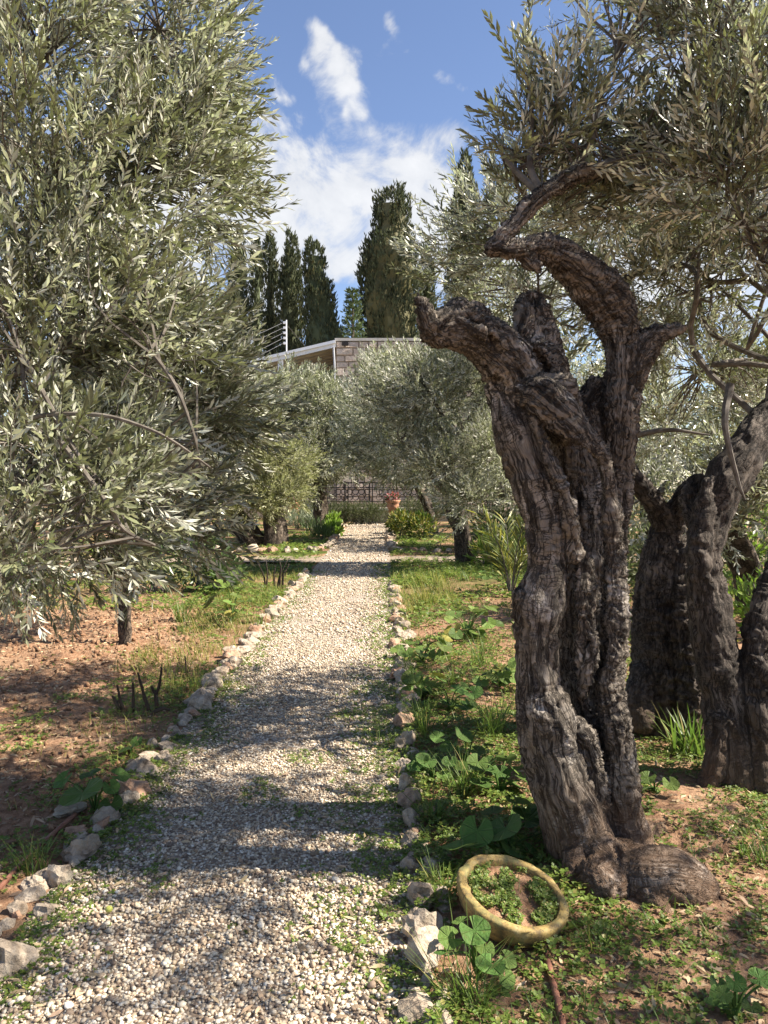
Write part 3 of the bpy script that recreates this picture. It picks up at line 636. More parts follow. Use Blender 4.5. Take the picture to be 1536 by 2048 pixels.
# ------------------------------------------------------------------ olive foliage
def leaf6(w=0.2, bend=0.06):   # unit leaf along +x, 4 triangles
    V = np.array([[0, 0, 0], [0.28, w * .42, .015], [0.68, w * .5, .0], [1, 0, -bend], [0.68, -w * .5, 0], [0.28, -w * .42, .015]])
    return V, [np.array([[1, 5, 4, 2]]), np.array([[0, 5, 1], [2, 4, 3]])]
def leaf4(w=0.24, bend=0.05):
    return np.array([[0, 0, 0], [0.5, w * .5, 0.02], [1, 0, -bend], [0.5, -w * .5, 0.02]]), [np.array([[0, 3, 2, 1]])]
def twig_template(rng, n_pairs, length, leaf, leaf_len, near=True, spread=0.75):
    """stem along +x with opposite pairs of leaves; material 0 leaf, 1 stem"""
    t = np.linspace(0.1, 1, n_pairs); C = np.stack([t * length, 0.05 * length * np.sin(t * 2.2 + rng.uniform(0, 6)), 0.12 * length * t ** 2], 1)
    lv, lf = leaf; P, D, Rl, Sc = [], [], [], []
    for i in range(n_pairs):
        ph = (i % 2) * math.pi / 2 + rng.normal() * 0.35
        for sg in (0, math.pi):
            a = ph + sg + rng.normal() * 0.25; o = spread * (1 - 0.45 * t[i]) + rng.normal() * 0.15
            D.append([math.cos(o), math.sin(o) * math.cos(a), math.sin(o) * math.sin(a)]); P.append(C[i]); Rl.append(rng.normal() * 0.6)
            Sc.append(leaf_len * rng.uniform(0.7, 1.15) * (1.0 - 0.35 * (t[i] > .9)))
    D.append([1, 0.1, 0.1]); P.append(C[-1]); Rl.append(0.); Sc.append(leaf_len * .8)
    V, Fs = scatter(lv, lf, np.array(P), basis(np.array(D, float), np.array(Rl)), np.array(Sc)); ids = [0] * len(Fs)
    if near:
        Cs = np.stack([np.zeros(3), C[len(C) // 2], C[-1]]); tv, tf, _ = tube(Cs, np.linspace(0.0022, 0.001, len(Cs)), 3, False)
        Fs = Fs + [f + len(V) for f in tf]; ids = ids + [1] * len(tf); V = np.concatenate([V, tv])
    return V, Fs, ids
_tr = np.random.default_rng(21)
TW_NEAR = [twig_template(_tr, 10, _tr.uniform(.2, .3), (leaf6(_tr.uniform(.17, .22), _tr.uniform(-.05, .15)) if q_ % 2 else leaf4(_tr.uniform(.22, .27), _tr.uniform(-.05, .12))), 0.057) for q_ in range(10)]
TW_MID = [twig_template(_tr, 7, .3, leaf4(.26), 0.085, False) for _ in range(6)]
TW_FAR = [twig_template(_tr, 5, .34, leaf4(.3), 0.13, False) for _ in range(6)]
def crown(acc, blobs, temps, rng, scale=1.0, up=0.35, gap=0.25, bias=None, shell=0.5, gfreq=1.6, mult=1.0):
    """blobs: (centre, radii, count). Twigs spread in clumps through each ellipsoid, tips outward. Returns twig feet."""
    feet = []
    for c, r, n in blobs:
        n = int(n * mult); c, r = np.asarray(c, float), np.asarray(r, float) * np.ones(3)
        m_ = int(n * 2.2); u = rng.normal(size=(m_, 3)); u /= np.linalg.norm(u, axis=1)[:, None]
        rad = rng.uniform(0, 1, m_) ** shell; P = c + u * rad[:, None] * r
        rag = fbm(P * gfreq * 1.5 + 3.3, 3); kp = (rad < 0.98 + 0.5 * rag) & (fbm(P * gfreq, 2) > gap - 0.55 + 0.3 * rng.normal(size=m_) * 0.5)
        P, u, rad = P[kp][:n], u[kp][:n], rad[kp][:n]; m_ = len(P)
        d = u * (0.35 + rad[:, None]) + np.array([0, 0, up]) + rng.normal(size=(m_, 3)) * 0.42
        if bias is not None: d = d + np.asarray(bias)
        Mx = basis(d, rng.uniform(0, 6.28, m_)); which = rng.integers(0, len(temps), m_); s = rng.uniform(0.75, 1.2, m_) * scale
        for q, (tv, tf, ids) in enumerate(temps):
            w = which == q
            if not w.any(): continue
            V, Fs = scatter(tv, tf, P[w], Mx[w], s[w]); n0 = acc.n
            acc.V.append(V); acc.A.append(V); acc.n += len(V)
            for f, i in zip(Fs, ids): acc.F.append(f + n0); acc.I.append(i)
        feet.append(P)
    return np.concatenate(feet) if feet else np.zeros((0, 3))
def limb(acc, a, b_, r0, r1, rng, sag=0.1, n=6, sides=6, mid=1, wob=0.06):
    a, b_ = np.asarray(a, float), np.asarray(b_, float); L = np.linalg.norm(b_ - a); t = np.linspace(0, 1, n)[:, None]
    C = a + (b_ - a) * t + rng.normal(size=(n, 3)) * wob * L * np.sin(t * math.pi) + np.array([0, 0, 1]) * sag * L * np.sin(t * math.pi)
    C = catmull(C, 3); V, Fs, G = tube(C, np.linspace(r0, r1, len(C)), sides); acc.add(V, Fs, mid, G); return C
def sticks(acc, hub, feet, rng, every, r0=0.006, sides=4):
    """thin branches from the nearest limb points to some of the twig feet"""
    hub = np.concatenate(hub)
    for p in feet[::every]:
        j = (np.linalg.norm(hub - p, axis=1) + rng.normal(size=len(hub)) * .12).argmin(); L = np.linalg.norm(hub[j] - p)
        if 0.08 < L < .7 * max(1, r0 / .008): limb(acc, hub[j], p, r0 * (0.6 + L), r0 * 0.35, rng, 0.05, 3, sides, 1, 0.08)
def b(px, py, Y, r, n): return (at(px, py, Y), r, n)

def left_tree():
    rng = np.random.default_rng(101); base = np.array([-2.9, 4.2, 0.0])
    t = thing('olive_tree', 'silvery olive filling the whole near side opposite the split trunk, branches hanging low', 'olive tree', base)
    trunk = Acc(); C = catmull([base + [0, 0, -.2], base + [.05, 0, .5], base + [.12, .02, 1.1], base + [.1, -.05, 1.7]], 8)
    trunk.add(*[x for x in (lambda q: (q[0], q[1], 0, q[2]))(tube(C, np.linspace(.2, .12, len(C)), 18, True, .1, .15))]); trunk.build('trunk', M['bark2'], t, True, True, base)
    acc = Acc(); top = C[-1]
    B = [b(90, 120, 3.7, (.75, .8, .7), 520), b(320, 60, 4.1, (.3, .6, .45), 190), b(370, 150, 4.0, (.24, .4, .3), 90), b(110, 420, 3.5, (.72, .8, .62), 520), b(330, 330, 3.9, (.34, .5, .42), 200), b(430, 400, 4.0, (.16, .3, .16), 40),
         b(100, 720, 3.3, (.68, .7, .6), 500), b(270, 610, 3.9, (.26, .4, .33), 120), b(360, 800, 3.9, (.36, .5, .42), 260), b(100, 980, 2.95, (.42, .5, .38), 280), b(290, 960, 3.6, (.34, .42, .36), 210), b(440, 830, 4.2, (.2, .3, .3), 70),
         b(60, 1070, 2.6, (.2, .25, .16), 60), b(200, 1050, 2.9, (.22, .25, .16), 70), b(20, 1130, 2.5, (.1, .12, .07), 14), b(160, 1110, 2.65, (.08, .12, .06), 12), b(320, 1070, 3.6, (.2, .25, .16), 50),
         b(60, -250, 3.9, (.7, .8, .5), 150), b(-250, 300, 3.8, (.6, .8, .9), 100), b(-250, 800, 3.6, (.5, .7, .8), 80)]
    feet = crown(acc, B, TW_NEAR, rng, 1.0, 0.25, 0.42, (0.25, -0.15, 0.05), 0.45, gfreq=2.2, mult=1.4)
    hub = []
    for c, r, n in B:
        if n >= 100: hub.append(limb(acc, top - [0, 0, rng.uniform(0, .5)], c, .04, .012, rng, .08, 6, 7))
    for l in ([(-60, 900, 3.0), (0, 862, 2.75), (80, 832, 2.65), (200, 830, 2.6), (290, 855, 2.62), (350, 885, 2.65), (420, 935, 2.75)], [(300, 700, 3.0), (350, 770, 2.95), (385, 860, 2.95), (400, 930, 3.0)], [(120, 880, 2.6), (210, 1000, 2.55), (250, 1060, 2.55), (310, 1090, 2.6)], [(40, 700, 2.7), (150, 900, 2.6), (200, 960, 2.6)]):
        Cc = catmull([at(*q) for q in l], 5); V, Fs, G = tube(Cc, np.linspace(.0105, .004, len(Cc)), 6); acc.add(V, Fs, 1, G); hub.append(Cc)
    sticks(acc, hub, feet, rng, 5, .0055)
    acc.build('crown', [M['leaf_near'], M['twig']], t, False, False, base)
left_tree()

def hero_crown():
    rng = np.random.default_rng(202); acc = Acc()
    B = [b(1075, 290, 3.4, (.2, .22, .26), 60), b(1060, 180, 3.4, (.07, .1, .16), 14), b(1000, 300, 3.5, (.14, .16, .2), 34), b(1170, 250, 3.5, (.2, .25, .24), 70), b(1330, 170, 3.4, (.2, .3, .34), 80), b(1290, 30, 3.5, (.12, .3, .24), 34), b(1450, 60, 3.3, (.3, .4, .36), 130), b(1440, 330, 3.3, (.32, .36, .34), 150),
         b(1270, 360, 3.8, (.32, .34, .3), 150), b(1100, 400, 3.9, (.24, .24, .2), 80), b(1520, 560, 3.5, (.2, .3, .3), 80), b(1560, 200, 3.4, (.3, .4, .5), 120), b(1330, -180, 3.6, (.6, .6, .45), 110), b(1640, -50, 3.6, (.6, .6, .55), 110), ((2.2, 2.9, 3.1), (.6, .6, .45), 150), ((2.9, 3.5, 3.6), (.8, .7, .5), 180), ((2.3, 3.6, 2.6), (.5, .5, .35), 90), ((2.5, 4.3, 3.9), (.6, .6, .5), 100), ((3.3, 2.6, 3.9), (.7, .6, .5), 100), ((2.0, 2.2, 2.9), (.4, .4, .35), 50), ((3.9, 3.0, 2.8), (.8, .7, .5), 120), ((4.6, 2.3, 3.3), (.8, .7, .5), 110), ((3.4, 2.1, 2.4), (.5, .5, .4), 60)]  # world-coordinate blobs, mostly out of view, added to cast dappled shade
    feet = crown(acc, B, TW_NEAR, rng, 1.0, 0.75, 0.5, (-0.1, 0, 0.1), 0.5, gfreq=2.2, mult=1.2)
    hub = []
    l = [(1190, 338, 3.35), (1240, 310, 3.45), (1300, 260, 3.5), (1380, 200, 3.5), (1450, 100, 3.5)]
    for pts in (l, [(1085, 390, 3.24), (1060, 330, 3.35), (1065, 250, 3.4), (1055, 150, 3.4)], [(1130, 361, 3.28), (1180, 290, 3.4), (1200, 200, 3.45), (1240, 90, 3.5)], [(1380, 200, 3.5), (1440, 330, 3.4), (1520, 520, 3.5)], [(1190, 338, 3.35), (1260, 360, 3.7), (1330, 380, 3.8)], [(1380, 200, 3.5), (1600, 150, 3.3), (1800, 120, 3.2), (2000, -50, 3.3)], [(1085, 390, 3.24), (1030, 340, 3.4), (985, 280, 3.5)]):
        Cc = catmull([at(*q) for q in pts], 6); V, Fs, G = tube(Cc, np.linspace(.02, .004, len(Cc)), 7); acc.add(V, Fs, 1, G); hub.append(Cc)
    sticks(acc, hub, feet, rng, 3, .006)
    acc.build('crown', [M['leaf_near'], M['twig']], HERO_T, False, False, HERO_B)
hero_crown()

def second_crown():
    rng = np.random.default_rng(303); acc = Acc()
    B = [b(1010, 470, 5.4, (.42, .5, .4), 130), b(930, 520, 6.0, (.35, .5, .42), 90), b(1060, 590, 6.0, (.55, .5, .36), 150), b(970, 410, 5.8, (.2, .3, .26), 24), b(1330, 560, 5.0, (.6, .5, .42), 230), b(1480, 480, 4.8, (.5, .5, .5), 190), b(1400, 740, 5.6, (.5, .5, .4), 210), b(1330, 850, 6.2, (.3, .4, .42), 110),
         b(1500, 800, 5.4, (.3, .4, .3), 60), b(1180, 450, 5.2, (.4, .4, .4), 100), b(1150, 700, 6.2, (.25, .3, .4), 60), b(1420, 380, 5.6, (.5, .5, .5), 110), b(1440, 940, 4.6, (.2, .22, .16), 34),
         b(1650, 420, 5.0, (.7, .7, .6), 80), b(1500, 60, 5.0, (.7, .7, .5), 90), b(1800, 150, 5.0, (.8, .8, .6), 80)]
    feet = crown(acc, B, TW_NEAR, rng, 1.08, 0.45, 0.38, (-0.1, 0, 0.05), 0.5, gfreq=2.0, mult=1.2)
    hub = []; srcs = [at(1532, 850, 4.4), at(1575, 800, 4.5), at(1630, 750, 4.6), at(1690, 700, 4.7), at(1640, 930, 4.6)]
    for q, (c, r, n) in enumerate(B):
        if n >= 130: hub.append(limb(acc, srcs[q % 5], c, .02, .006, rng, .12, 7, 7, 1, .1))
    for pts in ([(1690, 700, 4.7), (1500, 560, 4.9), (1400, 470, 5.0), (1330, 440, 5.0)], [(1500, 560, 4.9), (1420, 560, 5.0), (1380, 500, 5.0)], [(1240, 880, 4.7), (1330, 860, 4.4), (1420, 870, 4.3)], [(1460, 770, 3.9), (1450, 850, 3.8), (1475, 960, 3.8), (1490, 1000, 3.8)]):
        Cc = catmull([at(*q) for q in pts], 6); V, Fs, G = tube(Cc, np.linspace(.022, .005, len(Cc)), 7); acc.add(V, Fs, 1, G); hub.append(Cc)
    sticks(acc, hub, feet, rng, 5, .006)
    acc.build('crown', [M['leaf_near'], M['twig']], SEC_T, False, False, SEC_B)
second_crown()

def mid_olive(label, base, lean, h, r, blobs, seed, temps=TW_MID, leaf='leaf_mid', scale=1.0, extra=None, up=.4, gap=.22, bark='bark3'):
    rng = np.random.default_rng(seed); base = np.asarray(base, float); t = thing('olive_tree', label, 'olive tree', base)
    tr = Acc(); top = base + np.array([lean[0], lean[1], h])
    C = catmull([base + [0, 0, -.3], base + [0, 0, .05], base + [lean[0] * .2, lean[1] * .2, h * .35], base + [lean[0] * .7, lean[1] * .7, h * .7], top], 7)
    s = np.linspace(0, 1, len(C)); rad = r * (1 - .35 * s + 0.9 * np.exp(-s * 14))
    V, Fs, G = tube(C, rad, 22, True, .13, .3, seed); tr.add(V, Fs, 0, G)
    for e in (extra or []):
        V, Fs, G = tube(catmull([base + np.array(q[:3]) for q in e], 6), np.interp(np.linspace(0, 1, (len(e) - 1) * 6 + 1), np.linspace(0, 1, len(e)), [q[3] for q in e]), 16, True, .12, .3, seed + 1); tr.add(V, Fs, 0, G)
    tr.build('trunk', M[bark], t, True, True, base)
    acc = Acc(); feet = crown(acc, blobs, temps, rng, scale * (.98 if temps is TW_MID else .9), up, gap, None, .5, 1.0, mult=1.0)
    hub = [limb(acc, top - [0, 0, rng.uniform(0, .3 * h)], c, r * .4, r * .12, rng, .08, 6, 7) for c, rr, n in blobs]
    sticks(acc, hub, feet, rng, 26, .018)
    acc.build('crown', [M[leaf], M['twig']], t, False, False, base)
    return t
mid_olive('slim young olive standing in the red soil beyond the stone edging', put(250, 1290), (.05, .05), 1.5, .066,
          [b(300, 850, 7.6, (.75, .8, .5), 330), b(400, 920, 8.2, (.5, .6, .45), 190), b(200, 740, 7.5, (.9, .9, .6), 280), b(80, 860, 7.6, (.7, .8, .6), 200), b(360, 720, 8.4, (.36, .6, .45), 120)], 11, TW_NEAR, 'leaf_near', 1.25)
mid_olive('grey leafed olive with a flared furrowed trunk beside the young palm', put(930, 1128), (-.25, .1), 1.6, .21,
          [b(860, 790, 14.4, (.95, 1.2, .8), 900), b(800, 880, 14.6, (.75, 1.1, .6), 560), b(950, 770, 14.2, (.8, 1.1, .9), 700), b(900, 930, 13.9, (.85, .9, .5), 560), b(760, 800, 14.8, (.5, .8, .6), 330), b(990, 900, 13.6, (.6, .8, .6), 360), b(940, 1000, 13.4, (.45, .5, .35), 200), b(920, 720, 14.8, (.8, .8, .45), 420), b(830, 740, 14.8, (.6, .8, .4), 280), b(980, 700, 14.6, (.6, .8, .4), 260), b(1040, 640, 13.6, (.9, .9, .8), 480)], 12, TW_MID, 'leaf_mid', 1.0, [[(0.05, 0, -.2, .14), (.2, -.02, .0, .1), (.34, -.03, .02, .03)]])
mid_olive('olive with a thin leaning dark trunk nearer the iron fence', put(868, 1072), (-.7, .1), 2.2, .17,
          [b(760, 830, 21, (1.2, 1.3, 1.1), 700), b(725, 895, 21, (.9, 1.0, .7), 480), b(830, 910, 20.6, (1.1, 1.1, .75), 620), b(770, 925, 20.6, (.6, .8, .45), 260), b(850, 830, 21, (1., 1., 1.), 420), b(770, 740, 21.5, (.7, .9, .5), 220)], 13, TW_MID, 'leaf_mid', 1.35)
mid_olive('low olive with yellowish leaves over a hollow black trunk', put(552, 1088), (-.1, 0), 1.15, .33,
          [b(560, 925, 19, (.8, 1.0, .8), 760), b(520, 880, 19, (.8, .9, .7), 420), b(500, 1000, 18.7, (.85, .9, .5), 420), b(460, 950, 19, (.7, .9, .7), 340), b(560, 985, 18.6, (.6, .6, .35), 300), b(430, 1010, 18.2, (.5, .6, .4), 180), b(480, 870, 19.5, (.7, .8, .6), 240)], 14, TW_MID, 'leaf_yel', 1.2, [[(-.3, 0, -.2, .3), (-.75, 0, .25, .3), (-1.1, .1, .75, .24), (-1.1, .1, 1.2, .15)]])
mid_olive('round blue grey olive in front of the white veranda roof', put(640, 1066), (0, 0), 2.0, .26,
          [b(610, 830, 25, (1.6, 1.4, 1.3), 1000), b(555, 800, 25, (1.3, 1.2, 1.1), 640), b(665, 830, 24.6, (.9, 1.1, 1.1), 480), b(640, 905, 24.2, (1.2, 1.1, .9), 720), b(600, 945, 24, (.9, 1., .8), 420), b(690, 900, 24.4, (.8, .9, .8), 420), b(540, 850, 25, (1., 1.1, .9), 420)], 15, TW_MID, 'leaf_mid', 1.6)
for label, base, c, rr, n, seed, lf in (('sunlit olive seen between the dark bole and the frame edge', (4.6, 9.5, 0), (4.1, 9.3, 2.2), (1.9, 1.6, 1.4), 1500, 31, 'leaf_mid'),
        ('olive seen through the gap over the fork of the two stout boles', (5.0, 14.0, 0), (4.7, 13.6, 2.4), (2.2, 2., 1.9), 1500, 32, 'leaf_mid'),
        ('olive standing past the palm in the shade behind the split trunk', (3.8, 19.0, 0), (3.7, 18.5, 2.5), (2.2, 2., 2.0), 1400, 33, 'leaf_mid'),
        ('olive partly hidden at the back of the red soil plot', (-4.6, 13.5, 0), (-4.6, 13.3, 2.6), (2.0, 1.8, 1.5), 1300, 34, 'leaf_mid'),
        ('olive at the frame edge deep behind the hanging branches', (-8.2, 16.0, 0), (-8.0, 16, 3.0), (2.4, 2., 2.), 1200, 35, 'leaf_yel'),
        ('far olive left of the hollow black trunk', (-6.4, 25.0, 0), (-6.4, 25, 3.2), (2.7, 2.2, 2.), 1000, 36, 'leaf_mid'),
        ('olive crown closing the view right of the dark bole', (7.4, 13.0, 0), (7.2, 13.0, 2.6), (2.4, 2., 1.9), 1300, 38, 'leaf_mid'),
        ('olive standing furthest right behind the sunlit one', (9.5, 18.0, 0), (9.4, 18.0, 2.9), (2.8, 2.2, 2.2), 1200, 39, 'leaf_mid'),
        ('far olive just right of the fence end', (5.6, 27.0, 0), (5.4, 27.0, 2.9), (2.4, 2.2, 2.2), 1000, 40, 'leaf_mid'),
        ('far olive to the right of the stone house', (8.5, 24.0, 0), (8.0, 24, 3.4), (3.2, 2.4, 2.2), 1100, 37, 'leaf_mid')):
    c = np.array(c); rr = np.array(rr); rg = np.random.default_rng(seed)
    bl = [(c + rg.uniform(-.55, .55, 3) * rr, rr * rg.uniform(.5, .75), int(n * .75) // 5) for _ in range(5)]
    mid_olive(label, base, (c[0] - base[0], c[1] - base[1]), c[2] - rr[2] * .6, .22, bl, seed, TW_MID, lf, 1.25 if base[1] < 18 else 1.8)

# ------------------------------------------------------------------ cypresses behind the house
def spray_template(rng, n=9, w=.3):
    """upright flame-shaped tuft of scale foliage along +x"""
    P = np.stack([rng.uniform(0, .55, n), rng.normal(size=n) * .1, rng.normal(size=n) * .1], 1)
    D = np.stack([np.ones(n), rng.normal(size=n) * .3, rng.normal(size=n) * .3], 1)
    V, Fs = scatter(*leaf4(w, .02), P, basis(D, rng.uniform(0, 6.28, n)), rng.uniform(.35, .6, n)); return V, Fs, [0] * len(Fs)
SPRAY = [spray_template(_tr, 7) for _ in range(6)]
def cypress(label, px, top, Y, prof, seed, tips=1, dens=1.0):
    """prof: list of (py, left px, right px) outline"""
    rng = np.random.default_rng(seed); cx = at(px, 900, Y)[0]; base = np.array([cx, Y, 0.]); t = thing('cypress_tree', label, 'cypress', base, 'cypresses behind the house')
    prof = sorted(prof); zt = at(px, top, Y)[2]
    zz = np.array([at(px, q[0], Y)[2] for q in prof])[::-1]; xl = np.array([at(q[1], q[0], Y)[0] for q in prof])[::-1]; xr = np.array([at(q[2], q[0], Y)[0] for q in prof])[::-1]
    tr = Acc(); V, Fs, G = tube([[cx, Y, -.3], [cx, Y, zz[0] + 1], [(xl[-1] + xr[-1]) / 2, Y, zt - 1.2]], [.28, .24, .06], 9); tr.add(V, Fs, 0, G)
    tr.build('trunk', M['bark3'], t, True, True, base)
    acc = Acc(); area = np.trapezoid(xr - xl, zz) if hasattr(np, 'trapezoid') else np.trapz(xr - xl, zz)
    n = int(area * 140 * dens); z = rng.uniform(zz[0] - 1.0, zt, n); l, r_ = np.interp(z, zz, xl), np.interp(z, zz, xr); kp = rng.uniform(0, (xr - xl).max(), n) < (r_ - l) + .4
    z, l, r_ = z[kp], l[kp], r_[kp]; n = len(z); a = rng.uniform(0, 6.28, n); rad = rng.uniform(.45, 1, n) ** .5 * 1.08
    P = np.stack([(l + r_) / 2 + np.cos(a) * rad * (r_ - l) / 2, Y + np.sin(a) * rad * (r_ - l) / 2, z], 1)
    rag = fbm(P * np.array([1.1, 1.1, .45]) + seed, 3); lob = rag - .05
    P[:, :2] += (P[:, :2] - np.stack([(l + r_) / 2, np.full(n, Y)], 1)) * (.2 * lob)[:, None]; P[:, 2] += .4 * rag
    kp = rag > -.55; P, a = P[kp], a[kp]; n = len(P)
    d = np.stack([np.cos(a) * .28 + rng.normal(size=n) * .12, np.sin(a) * .28 + rng.normal(size=n) * .12, np.ones(n)], 1)
    Mx = basis(d, rng.uniform(0, 6.28, n)); s = rng.uniform(.36, .7, n); wh = rng.integers(0, 6, n)
    for q, (tv, tf, ids) in enumerate(SPRAY): acc.add(*scatter(tv, tf, P[wh == q], Mx[wh == q], np.stack([s[wh == q], s[wh == q] * .8, s[wh == q] * .8], 1)))
    # dense inner body so the column does not show daylight
    zz2 = np.linspace(zz[0] - 1, zt - .9, 26); C = np.stack([(np.interp(zz2, zz, xl) + np.interp(zz2, zz, xr)) / 2, np.full(26, Y), zz2], 1)
    V, Fs, G = tube(C, np.maximum((np.interp(zz2, zz, xr) - np.interp(zz2, zz, xl)) * .43 - .1, .04), 14, True, .12, .3, seed); acc.add(V, Fs, 0)
    acc.build('crown', M['cypress'], t, False, False, base)
cypress('broad tall cypress with ragged double top behind the stone wall', 785, 380, 44, [(385, 775, 800), (410, 752, 812), (470, 748, 818), (500, 728, 824), (560, 722, 832), (620, 722, 836), (680, 728, 840), (760, 735, 840)], 41)
cypress('wide cone-like cypress rising right behind the veranda roof', 632, 482, 44, [(486, 620, 632), (510, 613, 646), (560, 610, 658), (620, 608, 672), (680, 606, 686), (760, 604, 686)], 42)
cypress('cypress with a forked tip beside the wide one', 580, 466, 46, [(468, 575, 583), (490, 567, 590), (540, 563, 597), (600, 560, 602), (680, 558, 604), (760, 556, 604)], 43)
cypress('slender single-spired cypress in the middle of the far row', 540, 472, 47, [(476, 537, 543), (510, 532, 549), (560, 530, 553), (640, 528, 556), (760, 526, 556)], 44)
cypress('shortest slim cypress next to the single-spired one', 514, 488, 48, [(492, 512, 517), (530, 506, 522), (600, 503, 525), (760, 500, 526)], 45)
cypress('cypress half hidden by silvery leaves at the end of the far row', 476, 470, 46, [(474, 472, 480), (510, 466, 487), (570, 458, 493), (640, 452, 498), (760, 448, 498)], 46)
cypress('narrow lofty cypress poking up behind the broken arm tree', 928, 314, 42, [(320, 924, 934), (360, 916, 942), (430, 908, 950), (520, 900, 958), (640, 896, 962), (760, 892, 966)], 47)
cypress('small cypress between the broad one and the lofty one', 852, 506, 45, [(510, 848, 856), (550, 842, 864), (620, 838, 870), (760, 836, 872)], 48)
def spruce():
    rng = np.random.default_rng(61); Y = 41.0; base = at(706, 900, Y); base[2] = 0
    t = thing('spruce_tree', 'small pale spruce peeking over the house between two cypresses', 'spruce', base)
    zt = at(706, 582, Y)[2]; zb = at(706, 720, Y)[2]; tr = Acc(); V, Fs, G = tube([[base[0], Y, -.2], [base[0], Y, zb], [base[0], Y, zt]], [.2, .14, .03], 8); tr.add(V, Fs, 0, G); tr.build('trunk', M['bark3'], t, True, True, base)
    acc = Acc(); P, D = [], []
    for z in np.arange(zb - 1, zt - .1, .28):
        w = (zt - z) / (zt - zb) * .62 + .1; ph = rng.uniform(0, 6)
        for a in np.arange(0, 6.28, 1.0):
            for s in np.linspace(.1, 1, 6):
                P.append([base[0] + math.cos(a + ph) * w * s, Y + math.sin(a + ph) * w * s, z + .25 * s * w]); D.append([math.cos(a + ph), math.sin(a + ph), .7 + rng.normal() * .3])
    P, D = np.array(P), np.array(D); n = len(P); wh = rng.integers(0, 6, n); Mx = basis(D, rng.uniform(0, 6.28, n))
    for q, (tv, tf, ids) in enumerate(SPRAY): acc.add(*scatter(tv, tf, P[wh == q], Mx[wh == q], rng.uniform(.3, .45, (wh == q).sum())))
    acc.build('crown', M['spruce'], t, False, False, base)
spruce()

# ------------------------------------------------------------------ stone house, veranda, mast, fence
m, k, bs_ = new_mat('pinkish limestone ashlar'); p = pos(k); r = k.new('ObjectInfo').outputs['Random']
n1 = k.noise(p, 9, 6, .65)
col = k.mix(k.step(n1, .3, .7), (0.46, 0.36, 0.28), (0.68, 0.57, 0.47)); col = k.mix(k.math('MULTIPLY', r, .6), col, (0.52, 0.42, 0.35)); col = k.mix(k.math('MULTIPLY', k.step(k.noise(p, 26, 4), .55, .7), .4), col, (0.24, 0.2, 0.17))
k.l.new(col, bs_.inputs['Base Color']); bs_.inputs['Roughness'].default_value = .9; bump(k, bs_, n1, .8, .05); M['ashlar'] = m
M['mortar'] = mat_simple('lime mortar', (0.3, 0.25, 0.2), (0.4, 0.34, 0.28), 5, .95, .4, .01)
M['white'] = mat_simple('white painted metal', (0.74, 0.76, 0.8), (0.8, 0.81, 0.83), 3, .5, 0)
M['beige'] = mat_simple('beige roof panel', (0.44, 0.38, 0.31), (0.5, 0.44, 0.36), 2, .7, 0)
M['glass'] = mat_simple('dark window glass', (0.02, 0.022, 0.025), (0.03, 0.03, 0.03), 2, .1, 0, spec=.6)
M['iron'] = mat_simple('black iron', (0.02, 0.018, 0.017), (0.05, 0.04, 0.035), 30, .6, 0)
M['terra'] = mat_simple('terracotta', (0.42, 0.2, 0.11), (0.55, 0.3, 0.19), 9, .85, .3, .01)
M['wire'] = mat_simple('weathered grey cable', (0.16, 0.16, 0.17), (0.24, 0.24, 0.25), 5, .6, 0)
M['galv'] = mat_simple('grey galvanised steel', (0.36, 0.37, 0.4), (0.46, 0.47, 0.5), 5, .5, 0)
M['sockle'] = mat_simple('pale coping stone', (0.5, 0.46, 0.4), (0.62, 0.58, 0.52), 6, .9, .3, .01)
def part(name, geos, mat, par, smooth=False):
    a = Acc(); o = np.array((par.parent or par).location)
    for g in geos: a.add(g[0], g[1])
    return a.build(name, mat, par, smooth, False, o)
